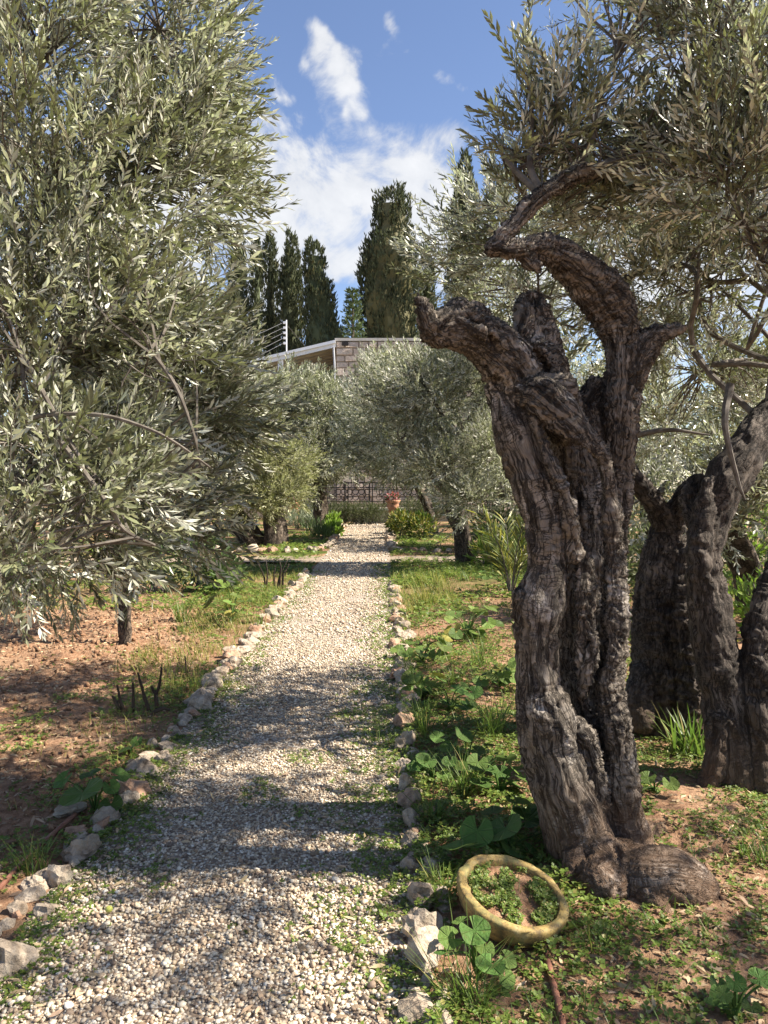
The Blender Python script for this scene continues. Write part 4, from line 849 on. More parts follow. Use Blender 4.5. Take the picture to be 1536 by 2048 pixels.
def house():
    Y = 34.0; x0 = at(672, 800, Y)[0]; x1 = at(1130, 800, Y)[0]; zt = at(700, 682, Y)[2]
    h = thing('stone_house', 'two storey house of coursed pinkish limestone beyond the olives', 'house', (x0, Y, 0))
    part('wall', [boxgeo(x0 + .02, x1, Y + .03, Y + 7, -.2, zt - .02)], M['mortar'], h)
    part('coping', [boxgeo(x0 - .04, x1 + .1, Y - .06, Y + 7.05, zt, zt + .12)], M['sockle'], h)
    rng = np.random.default_rng(71); z = zt - .02; blocks = []; rest = Acc(); row_ = 0
    while z > .3:
        hh = rng.uniform(.26, .36); x = x0 - rng.uniform(0, .0)
        first = True
        while x < x1 - .1:
            w = rng.uniform(.36, .75) if not first else (rng.uniform(.55, .75) if row_ % 2 else rng.uniform(.3, .42)); first = False
            w = min(w, x1 - x); blocks.append((x, z - hh, w, hh)); x += w
        z -= hh; row_ += 1
    dist = [abs(bx - x0) * .9 + (zt - bz) * .8 for bx, bz, w, hh in blocks]; order = np.argsort(dist)
    for q, i in enumerate(order):
        bx, bz, w, hh = blocks[i]; gx = .012; pr = rng.uniform(.02, .06)
        V, Fc = boxgeo(bx + gx, bx + w - gx, Y - pr, Y + .1, bz + gx, bz + hh - gx); fr = V[:, 1] < Y; V[fr, 0] += np.where(V[fr, 0] < bx + w / 2, .025, -.025) ; V[fr, 2] += np.where(V[fr, 2] < bz + hh / 2, .02, -.02); V[fr] += rng.normal(size=(4, 3)) * .008
        if q < 280:
            a = Acc(); a.add(V, Fc); a.build('stone_block', M['ashlar'], h, False, False, np.array([x0, Y, 0]))
        else: rest.add(V, Fc)
    tag(rest.build('stone_blocks', M['ashlar'], h, False, False, np.array([x0, Y, 0])), kind='stuff')
    part('vent_plate', [boxgeo(*(at(684, 690, Y)[0], at(697, 690, Y)[0]), Y - .1, Y - .065, at(690, 692, Y)[2], at(690, 684, Y)[2])], M['iron'], h)
    # veranda: lean-to roof that falls away from the corner
    v = thing('veranda', 'white framed veranda roof with beige ribbed underside attached to the stone house', 'veranda', (x0, Y, 0))
    A0, A1 = at(671, 686, Y), at(455, 737, Y); dx = A1[0] - A0[0]; dz = A1[2] - A0[2]
    def slab(o0, o1, ya, yb, x_a=0., x_b=1.):
        V = []
        for f in (x_a, x_b):
            for y in (ya, yb):
                for o in (o0, o1): V.append([A0[0] + dx * f, y, A0[2] + dz * f + o])
        V = np.array(V); return V, np.array([[0, 1, 3, 2], [4, 6, 7, 5], [0, 4, 5, 1], [2, 3, 7, 6], [0, 2, 6, 4], [1, 5, 7, 3]])
    fa = part('fascia', [slab(-.2, .06, Y - .12, Y - .05)], M['white'], v); part('gutter', [slab(-.03, .1, Y - .22, Y - .125)], M['white'], fa)
    for i in range(7): rp = part('roof_panel', [slab(-.12, -.05, Y + .0 + i * .82, Y + .74 + i * .82)], M['beige'], v); part('rib', [slab(-.19, -.05, Y + .745 + i * .82, Y + .815 + i * .82)], M['beige'], rp)
    xc = at(561, 740, Y)[0]
    part('post', [boxgeo(xc - .11, xc + .11, Y - .04, Y + .1, 0, at(561, 714, Y)[2] - .1)], M['white'], v)
    xa = at(460, 740, Y)[0]; part('post', [boxgeo(xa - .11, xa + .11, Y - .04, Y + .1, 0, at(461, 738, Y)[2] - .1)], M['white'], v)
    part('back_wall', [boxgeo(A1[0], x0 - .01, Y + 5.75, Y + 5.95, 0, at(600, 735, Y)[2] + .2)], M['mortar'], v)
    w0, w1 = at(640, 740, Y + 5.75)[0], at(668, 740, Y + 5.75)[0]
    wn = part('window', [boxgeo(w0, w1, Y + 5.68, Y + 5.74, 4.6, 6.1)], M['glass'], v); part('frame', [boxgeo(w0 - .09, w0 - .003, Y + 5.66, Y + 5.74, 4.5, 6.2), boxgeo(w1 + .003, w1 + .09, Y + 5.66, Y + 5.74, 4.5, 6.2)], M['white'], wn); part('terrace_floor', [boxgeo(A1[0], x0 - .01, Y - .1, Y + 5.7, 3.4, 3.65)], M['sockle'], v)
    part('terrace_wall', [boxgeo(A1[0], x0 - .01, Y + .0, Y + .2, -.1, 3.39)], M['mortar'], v)
    part('downpipe', [tube([[x0 - .1, Y - .1, A0[2] - .2], [x0 - .06, Y - .1, A0[2] - .9], [x0 - .06, Y - .1, 3.7]], .05, 8)[:2]], M['galv'], v, True)
house()
def mast():
    Y = 36.5; bx = at(573, 700, Y); zt = at(573, 640, Y)[2]; t = thing('wire_mast', 'thin pale steel mast carrying wires above the veranda roof', 'mast', (bx[0], Y, 0))
    part('pole', [tube([[bx[0], Y, 0], [bx[0], Y, zt]], .036, 8)[:2]], M['galv'], t, True)
    for i in range(5):
        z = zt - .12 - i * .24
        ins_ = part('insulator', [boxgeo(bx[0] - .14, bx[0] - .03, Y - .06, Y + .05, z - .05, z + .05)], M['white'], t)
        e = at(440, 690 + i * 12, Y - 3); C = catmull([[bx[0] - .14, Y, z], (np.array([bx[0] - .14, Y, z]) + e) / 2 - [0, 0, .12], e], 6)
        part('wire', [tube(C, .008, 4)[:2]], M['wire'], ins_)
    part('guy_wire', [tube([[bx[0], Y, zt - .2], at(612, 695, Y)], .012, 4)[:2]], M['iron'], t)
mast()
def fence():
    Y = 31.4; t = thing('iron_fence', 'black wrought iron fence with rings on a low wall at the end of the path', 'fence', (0, Y, 0))
    xa, xb = -3.6, 3.4; z0, z1 = .62, 1.6
    lw = thing('low_wall', 'low pale stone wall carrying the iron fence', 'wall', (0, Y, 0)); part('wall', [boxgeo(xa, xb, Y - .02, Y + .32, -.2, .46)], M['mortar'], lw); part('coping', [boxgeo(xa - .05, xb + .05, Y - .1, Y + .4, .463, .56)], M['sockle'], lw)
    bm = lambda x_0, x_1, za, zb, d=.016: boxgeo(x_0, x_1, Y + .13 - d, Y + .13 + d, za, zb)
    for z in (z0, z0 + .2, z1 - .22, z1): part('rail', [bm(xa, xb, z - .018, z + .018)], M['iron'], t)
    x = xa
    while x <= xb + .01: part('post', [bm(x - .03, x + .03, .56, z1 + .06, .03)], M['iron'], t); part('post', [bm(x + .11, x + .15, .56, z1 + .02, .022)], M['iron'], t); x += 1.0
    a = np.linspace(0, 6.2832, 13)
    C = np.stack([np.cos(a) * .115, 0 * a, np.sin(a) * .115], 1); V, Fs, G = tube(C, .015, 5, False); ring = mesh('ring', V, Fs, M['iron'])
    n = 0
    for zc in (z0 + .1, z1 - .11, z0 + .37, z0 + .6):
        x = xa + .28
        while x < xb - .1:
            if abs((x - xa) % 1.0 - .06) > .12 and n < 290:
                o = link('ring', ring, t, (x, .13, zc)); o.scale = (.8 if zc in (z0 + .1, z1 - .11) else 1,) * 3; n += 1
            x += .24
fence()
def urn(label, px, py, Y, sc, seed):
    g = at(px, py, Y); base = np.array([g[0], Y, 0.]); rng = np.random.default_rng(seed); t = thing('flower_urn', label, 'planter', base, 'terracotta urns by the fence')
    def lathe(pr): return lathe_geo([(r_ * sc, z * sc) for r_, z in pr], 18, (base[0], Y, 0))
    part('pedestal', [lathe([(.24, 0), (.24, .1), (.17, .14), (.14, .3), (.17, .42), (.2, .46)])], M['terra'], t, True)
    pot = part('pot', [lathe([(.13, .462), (.2, .55), (.24, .68), (.22, .78), (.29, .84), (.3, .9), (.25, .9), (.22, .86)])], M['terra'], t, True)
    n = 260; u = rng.normal(size=(n, 3)); u /= np.linalg.norm(u, axis=1)[:, None]; P = base + np.array([0, 0, 1.02 * sc]) + u * np.array([.26, .26, .17]) * sc * rng.uniform(.4, 1, n)[:, None] ** .5
    a = Acc(); h_ = n // 2; a.add(*scatter(*leaf4(.8), P[:h_], basis(u[:h_] + rng.normal(size=(h_, 3)) * .5, rng.uniform(0, 6, h_)), rng.uniform(.07, .12, h_))); a.build('flowers', M['red'], pot, False, False, base)
    a = Acc(); P[:, 2] -= .08; a.add(*scatter(*leaf4(.7), P[h_:], basis(u[h_:] + rng.normal(size=(h_, 3)) * .5, rng.uniform(0, 6, h_)), rng.uniform(.08, .13, h_))); a.build('leaves', M['bush'], pot, False, False, base)
urn('terracotta urn of pink flowers at the end of the path', 786, 1030, 30.4, 1.0, 81)
urn('terracotta urn of red flowers behind the hollow black trunk', 588, 1030, 29.0, .95, 82)

# ------------------------------------------------------------------ shrubs and hedges
def shrub(name, label, cat, blobs, n, leaf, size, seed, w=.35, up=.8, group=None, sh=.45):
    rng = np.random.default_rng(seed); c0 = np.asarray(blobs[0][0], float); base = np.array([c0[0], c0[1], 0.]); t = thing(name, label, cat, base, group); acc = Acc(); st = Acc()
    for c, r_ in blobs:
        c, r_ = np.asarray(c, float), np.asarray(r_, float) * np.ones(3); q = n // len(blobs); u = rng.normal(size=(q, 3)); u /= np.linalg.norm(u, axis=1)[:, None]; rad = rng.uniform(0, 1, q) ** sh
        P = c + u * rad[:, None] * r_; kp = (rad < 1 + .5 * fbm(P * 3.2, 2)) & (P[:, 2] > .01); P, u = P[kp], u[kp]; q = len(P)
        acc.add(*scatter(*leaf4(w), P, basis(u + np.array([0, 0, up]) + rng.normal(size=(q, 3)) * .45, rng.uniform(0, 6.28, q)), size * rng.uniform(.6, 1.25, q)))
        for p_ in P[:max(6, q // 90)]:
            V, Fs, G = tube([[c[0] + rng.normal() * r_[0] * .2, c[1] + rng.normal() * r_[1] * .2, 0], (p_ + c) / 2 * [1, 1, .9], p_], [.012, .009, .004], 4); st.add(V, Fs)
    tag(acc.build('foliage', leaf, t, False, False, base), kind='stuff'); tag(st.build('stems', M['twig'], t, False, False, base), kind='stuff')
for i in range(5):
    x = -3.0 + i * .62
    shrub('hedge_shrub', ['clipped rosemary clump half behind the red flowered urn', 'second rosemary clump from the red flowered urn in the low hedge', 'middle rosemary clump of the low hedge before the fence', 'rosemary clump beside the last one of the low hedge', 'last rosemary clump of the low hedge at the path end'][i], 'shrub',
          [((x, 29.4, .42), (.42, .42, .46)), ((x + .3, 29.5, .45), (.4, .4, .44))], 2600, M['hedge'], .11, 90 + i, .16, 1.2, 'low rosemary hedge')
shrub('hedge_shrub', 'rosemary bush just past the pink flowered urn', 'shrub', [((1.1, 29.6, .5), (.55, .5, .55)), ((1.75, 29.3, .5), (.55, .5, .5))], 4200, M['hedge'], .12, 97, .16, 1.2, 'low rosemary hedge')
shrub('sage_bush', 'silvery sage bush in front of the low hedge', 'shrub', [((-2.95, 26.5, .3), (.5, .5, .4)), ((-2.2, 26.2, .3), (.55, .5, .38))], 2600, M['sage'], .13, 101, .2, 1.6)
shrub('green_shrub', 'bright lime green shrub where the path meets the low hedge', 'shrub', [((-1.65, 24.5, .3), (.32, .5, .34)), ((-1.5, 22.6, .2), (.25, .4, .22))], 1100, M['lime'], .16, 102, .4, .9)
shrub('iris_clump', 'dark green strappy clump beside the lime green shrub', 'plant', [((-2.1, 22.5, .2), (.4, .5, .3)), ((-1.7, 21.4, .15), (.3, .5, .2))], 600, M['bush'], .2, 103, .12, 1.8)
shrub('golden_shrub', 'golden leafed shrub on the edge of the path under the leaning trunk', 'shrub', [((.55, 22.0, .42), (.42, .5, .42)), ((1.05, 21.6, .4), (.45, .5, .4)), ((.4, 24, .35), (.3, .5, .35))], 2200, M['golden'], .14, 104, .4, .6)
shrub('dark_bush', 'dense dark green bush behind the red soil', 'shrub', [((-2.75, 11.4, .42), (.5, .45, .5)), ((-3.3, 11.2, .5), (.5, .5, .55)), ((-2.35, 11.2, .25), (.3, .35, .3))], 3000, M['bush'], .1, 105, .34, .5)
shrub('dark_bush', 'low dark bush at the frame edge under the hanging branches', 'shrub', [((-4.6, 9.6, .4), (.7, .5, .5)), ((-5.4, 9.8, .5), (.7, .5, .6))], 2600, M['bush'], .1, 106, .34, .5)
shrub('lily_clump', 'glossy pale strap leaved clump between the furrowed trunk and the palm', 'plant', [((1.95, 14.6, .22), (.3, .3, .28)), ((2.3, 14.4, .22), (.3, .3, .26))], 420, M['lime'], .3, 107, .16, 1.0)
shrub('green_shrub', 'leafy undergrowth at the frame edge past the dark bole', 'shrub', [((3.9, 7.8, .3), (.5, .4, .35)), ((4.6, 8.4, .35), (.6, .5, .4))], 1800, M['lime'], .1, 108, .35, .6)
shrub('dark_bush', 'spreading bush seen through the gap between the split trunk and the boles', 'shrub', [((3.1, 10.6, .5), (.6, .5, .6)), ((3.9, 10.9, .6), (.7, .5, .7))], 2600, M['hedge'], .11, 109, .3, .6)
shrub('green_shrub', 'leafy green bush beyond the fork at the right frame edge', 'shrub', [((5.4, 11.3, .6), (.8, .6, .7)), ((6.4, 11.0, .6), (.8, .6, .7))], 3000, M['lime'], .11, 110, .34, .6)
shrub('dark_bush', 'low bush in the shade behind the palm', 'shrub', [((2.7, 17.9, .5), (.7, .5, .55)), ((3.6, 17.8, .6), (.8, .5, .65))], 2200, M['bush'], .14, 112, .34, .5)
def palm():
    base = put(1022, 1190); rng = np.random.default_rng(111); t = thing('young_palm', 'young date palm with yellowing fronds close behind the split trunk', 'palm', base)
    def frond(px, py, tw, yel):
        e = at(px, py, base[1]); e[1] += rng.normal() * .25; midp = (base + e) / 2 + np.array([0, 0, .12]) + (base - e) * np.array([.12, 0, 0]); C = catmull([base, midp, e], 10); a = Acc(); V, Fs, G = tube(C, np.linspace(.012, .003, len(C)), 5); a.add(V, Fs, 1)
        T, N, B = frames(C); P, D = [], []
        for i in range(5, len(C)):
            for sg in (-1, 1):
                for q in (0, .5):
                    P.append(C[i]); D.append(T[i] * 1.0 + sg * N[i] * .55 + B[i] * sg * .3 + rng.normal(size=3) * .08)
        P, D = np.array(P), np.array(D); a.add(*scatter(*leaf4(.085, .1), P, basis(D, rng.normal(size=len(P)) * .4), rng.uniform(.2, .32, len(P)))); a.build('frond', [M['palm'], M['twig']], t, False, False, base)
    for f in ((965, 1036), (985, 1075), (1020, 1050), (1045, 1030), (1060, 1060), (1000, 1120), (1050, 1110), (1080, 1090), (975, 1105)): frond(*f, 0, 0)
palm()

# ------------------------------------------------------------------ clay bowl
m, k, bs_ = new_mat('ochre glazed clay, mossy'); p = pos(k); n1 = k.noise(p, 16, 7, .65); n2 = k.noise(p, 90, 4, .6)
col = k.ramp(n1, [(.34, (0.05, 0.037, 0.018)), (.46, (0.19, 0.125, 0.04)), (.56, (0.31, 0.215, 0.065)), (.72, (0.38, 0.3, 0.14))])
z = k.new('SeparateXYZ'); k.l.new(k.new('TexCoord').outputs['Object'], z.inputs[0])
col = k.mix(k.math('MULTIPLY', k.step(k.math('ADD', n1, k.math('MULTIPLY', z.outputs[2], -4.)), .3, .62), .7), col, (0.1, 0.065, 0.03))
col = k.mix(k.math('MULTIPLY', k.step(n2, .54, .66), .75), col, (0.05, 0.045, 0.02)); col = k.mix(k.math('MULTIPLY', k.step(k.noise(p, 9, 5, .6), .52, .62), .6), col, (0.11, 0.12, 0.04))
k.l.new(col, bs_.inputs['Base Color']); bs_.inputs['Roughness'].default_value = .75; bump(k, bs_, k.math('ADD', n1, k.math('MULTIPLY', n2, .4)), .7, .006); M['clay'] = m
TREF = (lambda L: scatter(L[0], L[1], np.zeros((3, 3)), basis(np.array([[math.cos(a), math.sin(a), .25] for a in (0, 2.1, 4.2)]), np.zeros(3)), np.ones(3)))(leaf4(.85, .05))
def trefoils(acc, x, y, z, s, rng, tilt=.35):
    n = len(x); up = np.stack([rng.normal(size=n) * tilt, rng.normal(size=n) * tilt, np.ones(n)], 1); Mx = basis(up, rng.uniform(0, 6.28, n))[:, :, [1, 2, 0]]
    acc.add(*scatter(TREF[0], TREF[1], np.stack([x, y, z], 1), Mx, s))
def bowl():
    rng = np.random.default_rng(121); g = gnd(1010, 1848); g[2] = H(g[0], g[1])[0] + .008
    t = thing('clay_bowl', 'tilted shallow ochre clay bowl of weeds in front of the split trunk', 'bowl', g); t.scale = (1, 1, .86); t.rotation_euler = (math.radians(10), math.radians(12), 0)
    pr = [(.02, .0), (.11, .0), (.145, .015), (.178, .05), (.195, .09), (.2, .118), (.201, .136), (.195, .143), (.172, .143), (.166, .132), (.16, .09)]
    V, Fs = lathe_geo(pr, 64)
    r0 = np.array(pr).repeat(64, 0); d = fbm(V * 14, 3) * .006 - .006 * np.maximum(fbm(V * 40 + 5, 2) - .45, 0) * 6 * (r0[:, 1] > .13); rad = np.linalg.norm(V[:, :2], axis=1)[:, None] + 1e-6; V[:, :2] += V[:, :2] / rad * d[:, None]; V[:, 2] += .5 * d * (r0[:, 1] > .1)
    link('bowl', mesh('bowl', V, Fs, M['clay'], smooth=True), t)
    a = np.linspace(0, 6.2832, 40, endpoint=False); rr = np.linspace(.0, .169, 12); A, Rr = np.meshgrid(a, rr); X, Y = (Rr * np.cos(A)).ravel(), (Rr * np.sin(A)).ravel(); Z = .108 + .014 * fbm2(X * 20, Y * 20, 3, 1.)
    i = (np.arange(11)[:, None] * 40 + np.arange(40)[None]); j = np.arange(11)[:, None] * 40 + (np.arange(40)[None] + 1) % 40
    so_ = link('soil', mesh('soil', np.stack([X, Y, Z], 1), [np.stack([i, j, j + 40, i + 40], 2).reshape(-1, 4)], M['soil'], smooth=True), t)
    n = 2400; r_ = .158 * np.sqrt(rng.uniform(0, 1, n)); an = rng.uniform(0, 6.28, n); x, y = r_ * np.cos(an), r_ * np.sin(an); kp = fbm2(x * 11, y * 11, 2, 5.) > -.12; x, y = x[kp], y[kp]; n = len(x)
    acc = Acc(); trefoils(acc, x, y, .118 + rng.uniform(0, .025, n), rng.uniform(.006, .012, n), rng, .5)
    q = 120; r_ = .16 * np.sqrt(rng.uniform(0, 1, q)); an = rng.uniform(0, 6.28, q); acc.add(*scatter(*leaf4(.05, .3), np.stack([r_ * np.cos(an), r_ * np.sin(an), np.full(q, .105)], 1), basis(np.stack([rng.normal(size=q) * .5, rng.normal(size=q) * .5, np.ones(q)], 1), rng.uniform(0, 6, q)), rng.uniform(.03, .06, q)))
    tag(link('weeds', mesh('weeds', np.concatenate(acc.V), acc.F, M['clover']), so_), kind='stuff')
    return g
BOWL = bowl()
def clear_of(x, y):
    """true where nothing solid stands"""
    return ((x - BOWL[0]) ** 2 + (y - BOWL[1]) ** 2 > .2 ** 2) & ~((np.abs(x - .9) < .17) & (np.abs(y - 3.28) < .2))

# ------------------------------------------------------------------ ground cover, grass, litter
def cover():
    rng = np.random.default_rng(131); acc = Acc()
    def patch(x0, x1, y0, y1, dens, s0, s1, dfun, hmax):
        dens *= .68; s0 *= 1.16; s1 *= 1.16
        n = int((x1 - x0) * (y1 - y0) * dens); x = rng.uniform(x0, x1, n); y = rng.uniform(y0, y1, n); w = dfun(x, y); kp = (rng.uniform(0, 1, n) < w) & clear_of(x, y); x, y, w = x[kp], y[kp], w[kp]; n = len(x)
        hh = hmax * (.35 + .65 * np.clip(.5 + fbm2(x * 5, y * 5, 2, 6.), 0, 1)) * np.clip(w, .2, 1)
        z = np.maximum(H(x, y), -0.005 - 0 * x) * ((x < PL) | (x > PR)) + hh * rng.uniform(.35, 1, n)
        trefoils(acc, x, y, z, rng.uniform(s0, s1, n), rng)
    nz = lambda x, y, f, s, a, b_: sstep(fbm2(x * f, y * f, 3, s), a, b_)
    right = lambda x, y: nz(x, y, 1.1, 3.1, -.6, -.02) * (1 - .85 * np.exp(-(((x - 1.35) / .55) ** 2 + ((y - 2.4) / .5) ** 2))) * (1 - .5 * np.exp(-(((x - .75) / .3) ** 2 + ((y - 2.2) / .3) ** 2))) * (1 - .8 * np.exp(-(((x - 1.3) / .5) ** 2 + ((y - 8.6) / 1.2) ** 2)))
    patch(.12, 1.3, 1.95, 5.5, 5200, .009, .019, right, .07)
    patch(1.3, 3.0, 1.95, 5.5, 5200, .008, .016, lambda x, y: np.clip(right(x, y) * 1.1 + .4, 0, 1) * nz(x, y, 3.1, 7.7, -.75, -.1), .045)
    patch(.12, 3.2, 5.5, 9, 1700, .014, .026, lambda x, y: right(x, y) * .9, .08)
    patch(.12, 6, 9, 15.0, 420, .025, .045, lambda x, y: nz(x, y, .8, 3.1, -.2, .25), .1)
    patch(-9, -1.35, CY0 - .3, CY1 + .3, 130, .03, .05, lambda x, y: nz(x, y, 1.2, 9.7, -.1, .3) , .05); patch(.15, 9, CY0 - .3, CY1 + .3, 130, .03, .05, lambda x, y: nz(x, y, 1.2, 9.7, -.1, .3), .05); patch(.2, 7, 16.9, 24, 120, .04, .07, lambda x, y: nz(x, y, .8, 1.7, -.3, .2), .1); patch(-7, -1.4, 16.9, 24, 120, .04, .07, lambda x, y: nz(x, y, .8, 1.7, -.3, .2), .1); patch(3, 8, 6, 15, 160, .03, .05, lambda x, y: nz(x, y, .8, 5.7, -.4, .2), .1)
    patch(.12, 3.4, 11.5, 15.1, 800, .02, .034, lambda x, y: nz(x, y, .8, 3.1, -.5, .1), .14); patch(-2.6, -1.35, 9.5, 15, 700, .018, .03, lambda x, y: nz(x, y, .9, 6.1, -.2, .3), .09)
    pr_ = lambda x, y: np.clip(sstep(x, -.4 + .16 * fbm2(x * 0, y * 2.2, 2, 1.), .12), 0, 1) * nz(x, y, 2.6, 8.1, -.6, .05)
    patch(-.45, .12, 1.9, 6.5, 5200, .008, .016, pr_, .03); patch(-.3, .12, 6.5, 15, 1100, .014, .024, pr_, .04)
    pl_ = lambda x, y: np.clip(1 - sstep(x, -1.32, -.9 + .2 * fbm2(x * 0, y * 1.7, 2, 5.)), 0, 1) * nz(x, y, 2.6, 18.1, -.65, .05)
    patch(-1.3, -.75, 1.9, 6.5, 5200, .008, .016, pl_, .03); patch(-1.3, -.95, 6.5, 14, 1100, .012, .022, pl_, .03)
    patch(-1.3, .1, 1.9, 6, 3000, .007, .014, lambda x, y: nz(x, y, 2.3, 44.4, .2, .45) * .8 + .8 * nz(x, y, 3.0, 4., -.2, .2) * (1 - sstep(y, 2.1, 2.55)) * (1 - sstep(x, -.9, -.45)), .02)
    patch(-1.95, -1.25, 2.0, 6.5, 3000, .009, .018, lambda x, y: nz(x, y, 1.6, 12.1, -.3, .15) * (1 - sstep(-x, 1.5, 1.95) * .8), .04)
    patch(-2.6, -1.35, 4.4, 5.6, 2200, .009, .018, lambda x, y: nz(x, y, 1.5, 2.1, -.05, .25), .04)
    patch(-3.2, -1.35, 5.6, 9.5, 900, .013, .024, lambda x, y: nz(x, y, 1.2, 2.7, .05, .3) * .9 * (1 - sstep(-x, 1.9, 2.6) * .8), .05)
    patch(-6, -1.35, 9.5, 15, 330, .025, .045, lambda x, y: nz(x, y, .7, 2.7, -.3, .2), .08)
    tag(acc.build('ground_cover', M['clover']), 'low green clover carpeting the beds and creeping onto the gravel', 'clover', kind='stuff')
cover()
def blade(bend=.35):
    return np.array([[0, -.5, 0], [0, .5, 0], [.4, .4, bend * .16], [.4, -.4, bend * .16], [.75, -.25, bend * .56], [.75, .25, bend * .56], [1, 0, bend]]) * np.array([1, 1, 1.]), [np.array([[0, 3, 2, 1], [3, 4, 5, 2]]), np.array([[4, 6, 5]])]
BL = blade()
def blades(acc, x, y, z, h, wd, lean, rng):
    n = len(x); d = np.stack([rng.normal(size=n) * lean, rng.normal(size=n) * lean, np.ones(n)], 1)
    dz = d / np.linalg.norm(d, axis=1)[:, None]; hor = np.stack([dz[:, 0], dz[:, 1], 0 * x], 1); hor /= np.linalg.norm(hor, axis=1)[:, None] + 1e-9
    side = np.cross(dz, hor); side /= np.linalg.norm(side, axis=1)[:, None] + 1e-9
    Mx = np.stack([dz, side, np.cross(dz, side) * -1], 2)
    acc.add(*scatter(BL[0], BL[1], np.stack([x, y, z], 1), Mx, np.stack([h, np.full(n, wd), h * rng.uniform(.2, 1.2, n)], 1)))
def grass():
    rng = np.random.default_rng(141)
    def field(name, label, specs, mat):
        acc = Acc()
        for x0, x1, y0, y1, dens, h0, h1, f, s, lo in specs:
            n = int((x1 - x0) * (y1 - y0) * dens); x = rng.uniform(x0, x1, n); y = rng.uniform(y0, y1, n); kp = (fbm2(x * f, y * f, 2, s) > lo) & clear_of(x, y); x, y = x[kp], y[kp]; n = len(x)
            blades(acc, x, y, H(x, y) - .005, rng.uniform(h0, h1, n), .0035 * (1 + .09 * y0), .5, rng)
        tag(acc.build(name, mat), label, 'grass', kind='stuff')
    field('dry_grass', 'thin yellowing grass along both stone edgings', [(-2.25, -1.36, 5.6, 11.5, 900, .05, .2, 1.2, 2., -.15), (.15, 1.0, 9.2, 12.5, 700, .08, .28, 1.0, 3., -.1), (-2.0, -1.36, 4.2, 5.8, 500, .03, .1, 2., 5., 0), (-2.9, -1.9, 6.0, 10, 250, .04, .14, 1., 7., .1), (-3.4, -1.36, 11.5, 15, 300, .05, .2, 1., 9., -.2)], M['grassd'])
    field('green_grass', 'short fresh green grass between the weeds of the beds', [(.14, 1.2, 2.0, 6, 500, .04, .12, 2.2, 1.2, .08), (1.2, 3.0, 2.0, 6, 360, .03, .1, 2., 4.2, .05), (.14, 3.0, 6, 12, 260, .06, .16, 1.3, 8.2, .0), (-.2, .12, 3.5, 11, 450, .03, .1, 2., 6.2, .1), (-1.3, -1.1, 3.5, 11, 350, .02, .07, 2., 3.4, .1), (-2.0, -1.36, 2.2, 5, 350, .03, .1, 2., 8.4, .05), (-2.2, -1.36, 7.5, 13, 500, .06, .16, 1.4, 11., .05), (.15, 3, 12, 15, 220, .1, .25, 1., 4., -.1), (-5, -1.4, 17.6, 22, 160, .05, .14, 1., 6., -.3), (.2, 4, 17.6, 22, 120, .06, .16, 1., 6., -.2)], M['grassb'])
grass()
def litter():
    rng = np.random.default_rng(151); acc = Acc()
    for x0, x1, y0, y1, n in ((.15, 3.0, 1.9, 5.5, 4200), (-4.5, -1.4, 2.2, 5.5, 3600), (-5, -1.6, 5.5, 10, 7000), (.15, 3, 5.5, 10, 900), (-1.25, .08, 1.9, 6.5, 800)):
        x = rng.uniform(x0, x1, n); y = rng.uniform(y0, y1, n); kp = clear_of(x, y); x, y = x[kp], y[kp]; n = len(x); zz = np.where((x > PL) & (x < PR), .018, H(x, y) + .006)
        acc.add(*scatter(*leaf6(.24, .1), np.stack([x, y, zz], 1), basis(np.stack([rng.normal(size=n), rng.normal(size=n), rng.normal(size=n) * .18], 1), rng.normal(size=n) * .5), rng.uniform(.03, .06, n)))
    tag(acc.build('leaf_litter', M['litter']), 'dry pale olive leaves scattered over the soil', 'fallen leaves', kind='stuff')
    acc = Acc(); iv = np.array([[1, 0, 0], [-1, 0, 0], [0, 1, 0], [0, -1, 0], [0, 0, 1], [0, 0, -1]], float); iF = np.array([[0, 2, 4], [2, 1, 4], [1, 3, 4], [3, 0, 4], [2, 0, 5], [1, 2, 5], [3, 1, 5], [0, 3, 5]])
    for x0, x1, y0, y1, n, s0, s1 in ((-4.5, -1.45, 2.2, 6, 3600, .006, .028), (-5, -1.7, 6, 10, 3000, .01, .035), (.9, 2.6, 1.9, 3.2, 900, .005, .016), (.3, 2.4, 6.5, 11, 700, .01, .03)):
        x = rng.uniform(x0, x1, n); y = rng.uniform(y0, y1, n); kp = clear_of(x, y); x, y = x[kp], y[kp]; n = len(x); s = s0 + (s1 - s0) * rng.uniform(0, 1, n) ** 3; t = iv * (1 + .25 * rng.normal(size=(len(iv), 1)))
        acc.add(*scatter(t, [iF], np.stack([x, y, H(x, y) + s * .2], 1), basis(rng.normal(size=(n, 3)), rng.uniform(0, 6, n)), np.stack([s * 1.2, s, s * .75], 1)))
    tag(acc.build('soil_clods', M['soil'], smooth=True), 'crumbly clods of red brown soil in the dug plots', 'soil', kind='stuff')
litter()
def tuft(label, px, py, hpx, n, lean, mat='grassb', wd=.005, rad=.05, seed=0, name='grass_tuft'):
    rng = np.random.default_rng(160 + seed); g = put(px, py); h = hpx * g[1] / F_PX; acc = Acc(); a = rng.uniform(0, 6.28, n); r_ = rad * np.sqrt(rng.uniform(0, 1, n))
    blades(acc, r_ * np.cos(a), r_ * np.sin(a), np.zeros(n) - .01, h * rng.uniform(.55, 1.1, n), wd, lean, rng)
    o = acc.build(name, M[mat]); o.location = g; tag(o, label, 'grass tuft', 'grass tufts in the beds')
tuft('tall arching grass tuft close against the left foot of the split trunk', 985, 1470, 120, 110, .32, seed=1, rad=.07)
tuft('grass tuft leaning over the stones midway along the right edging', 845, 1470, 110, 70, .4, seed=2)
tuft('loose grass tuft growing from the gravel against the right edging', 752, 1480, 85, 40, .5, seed=3)
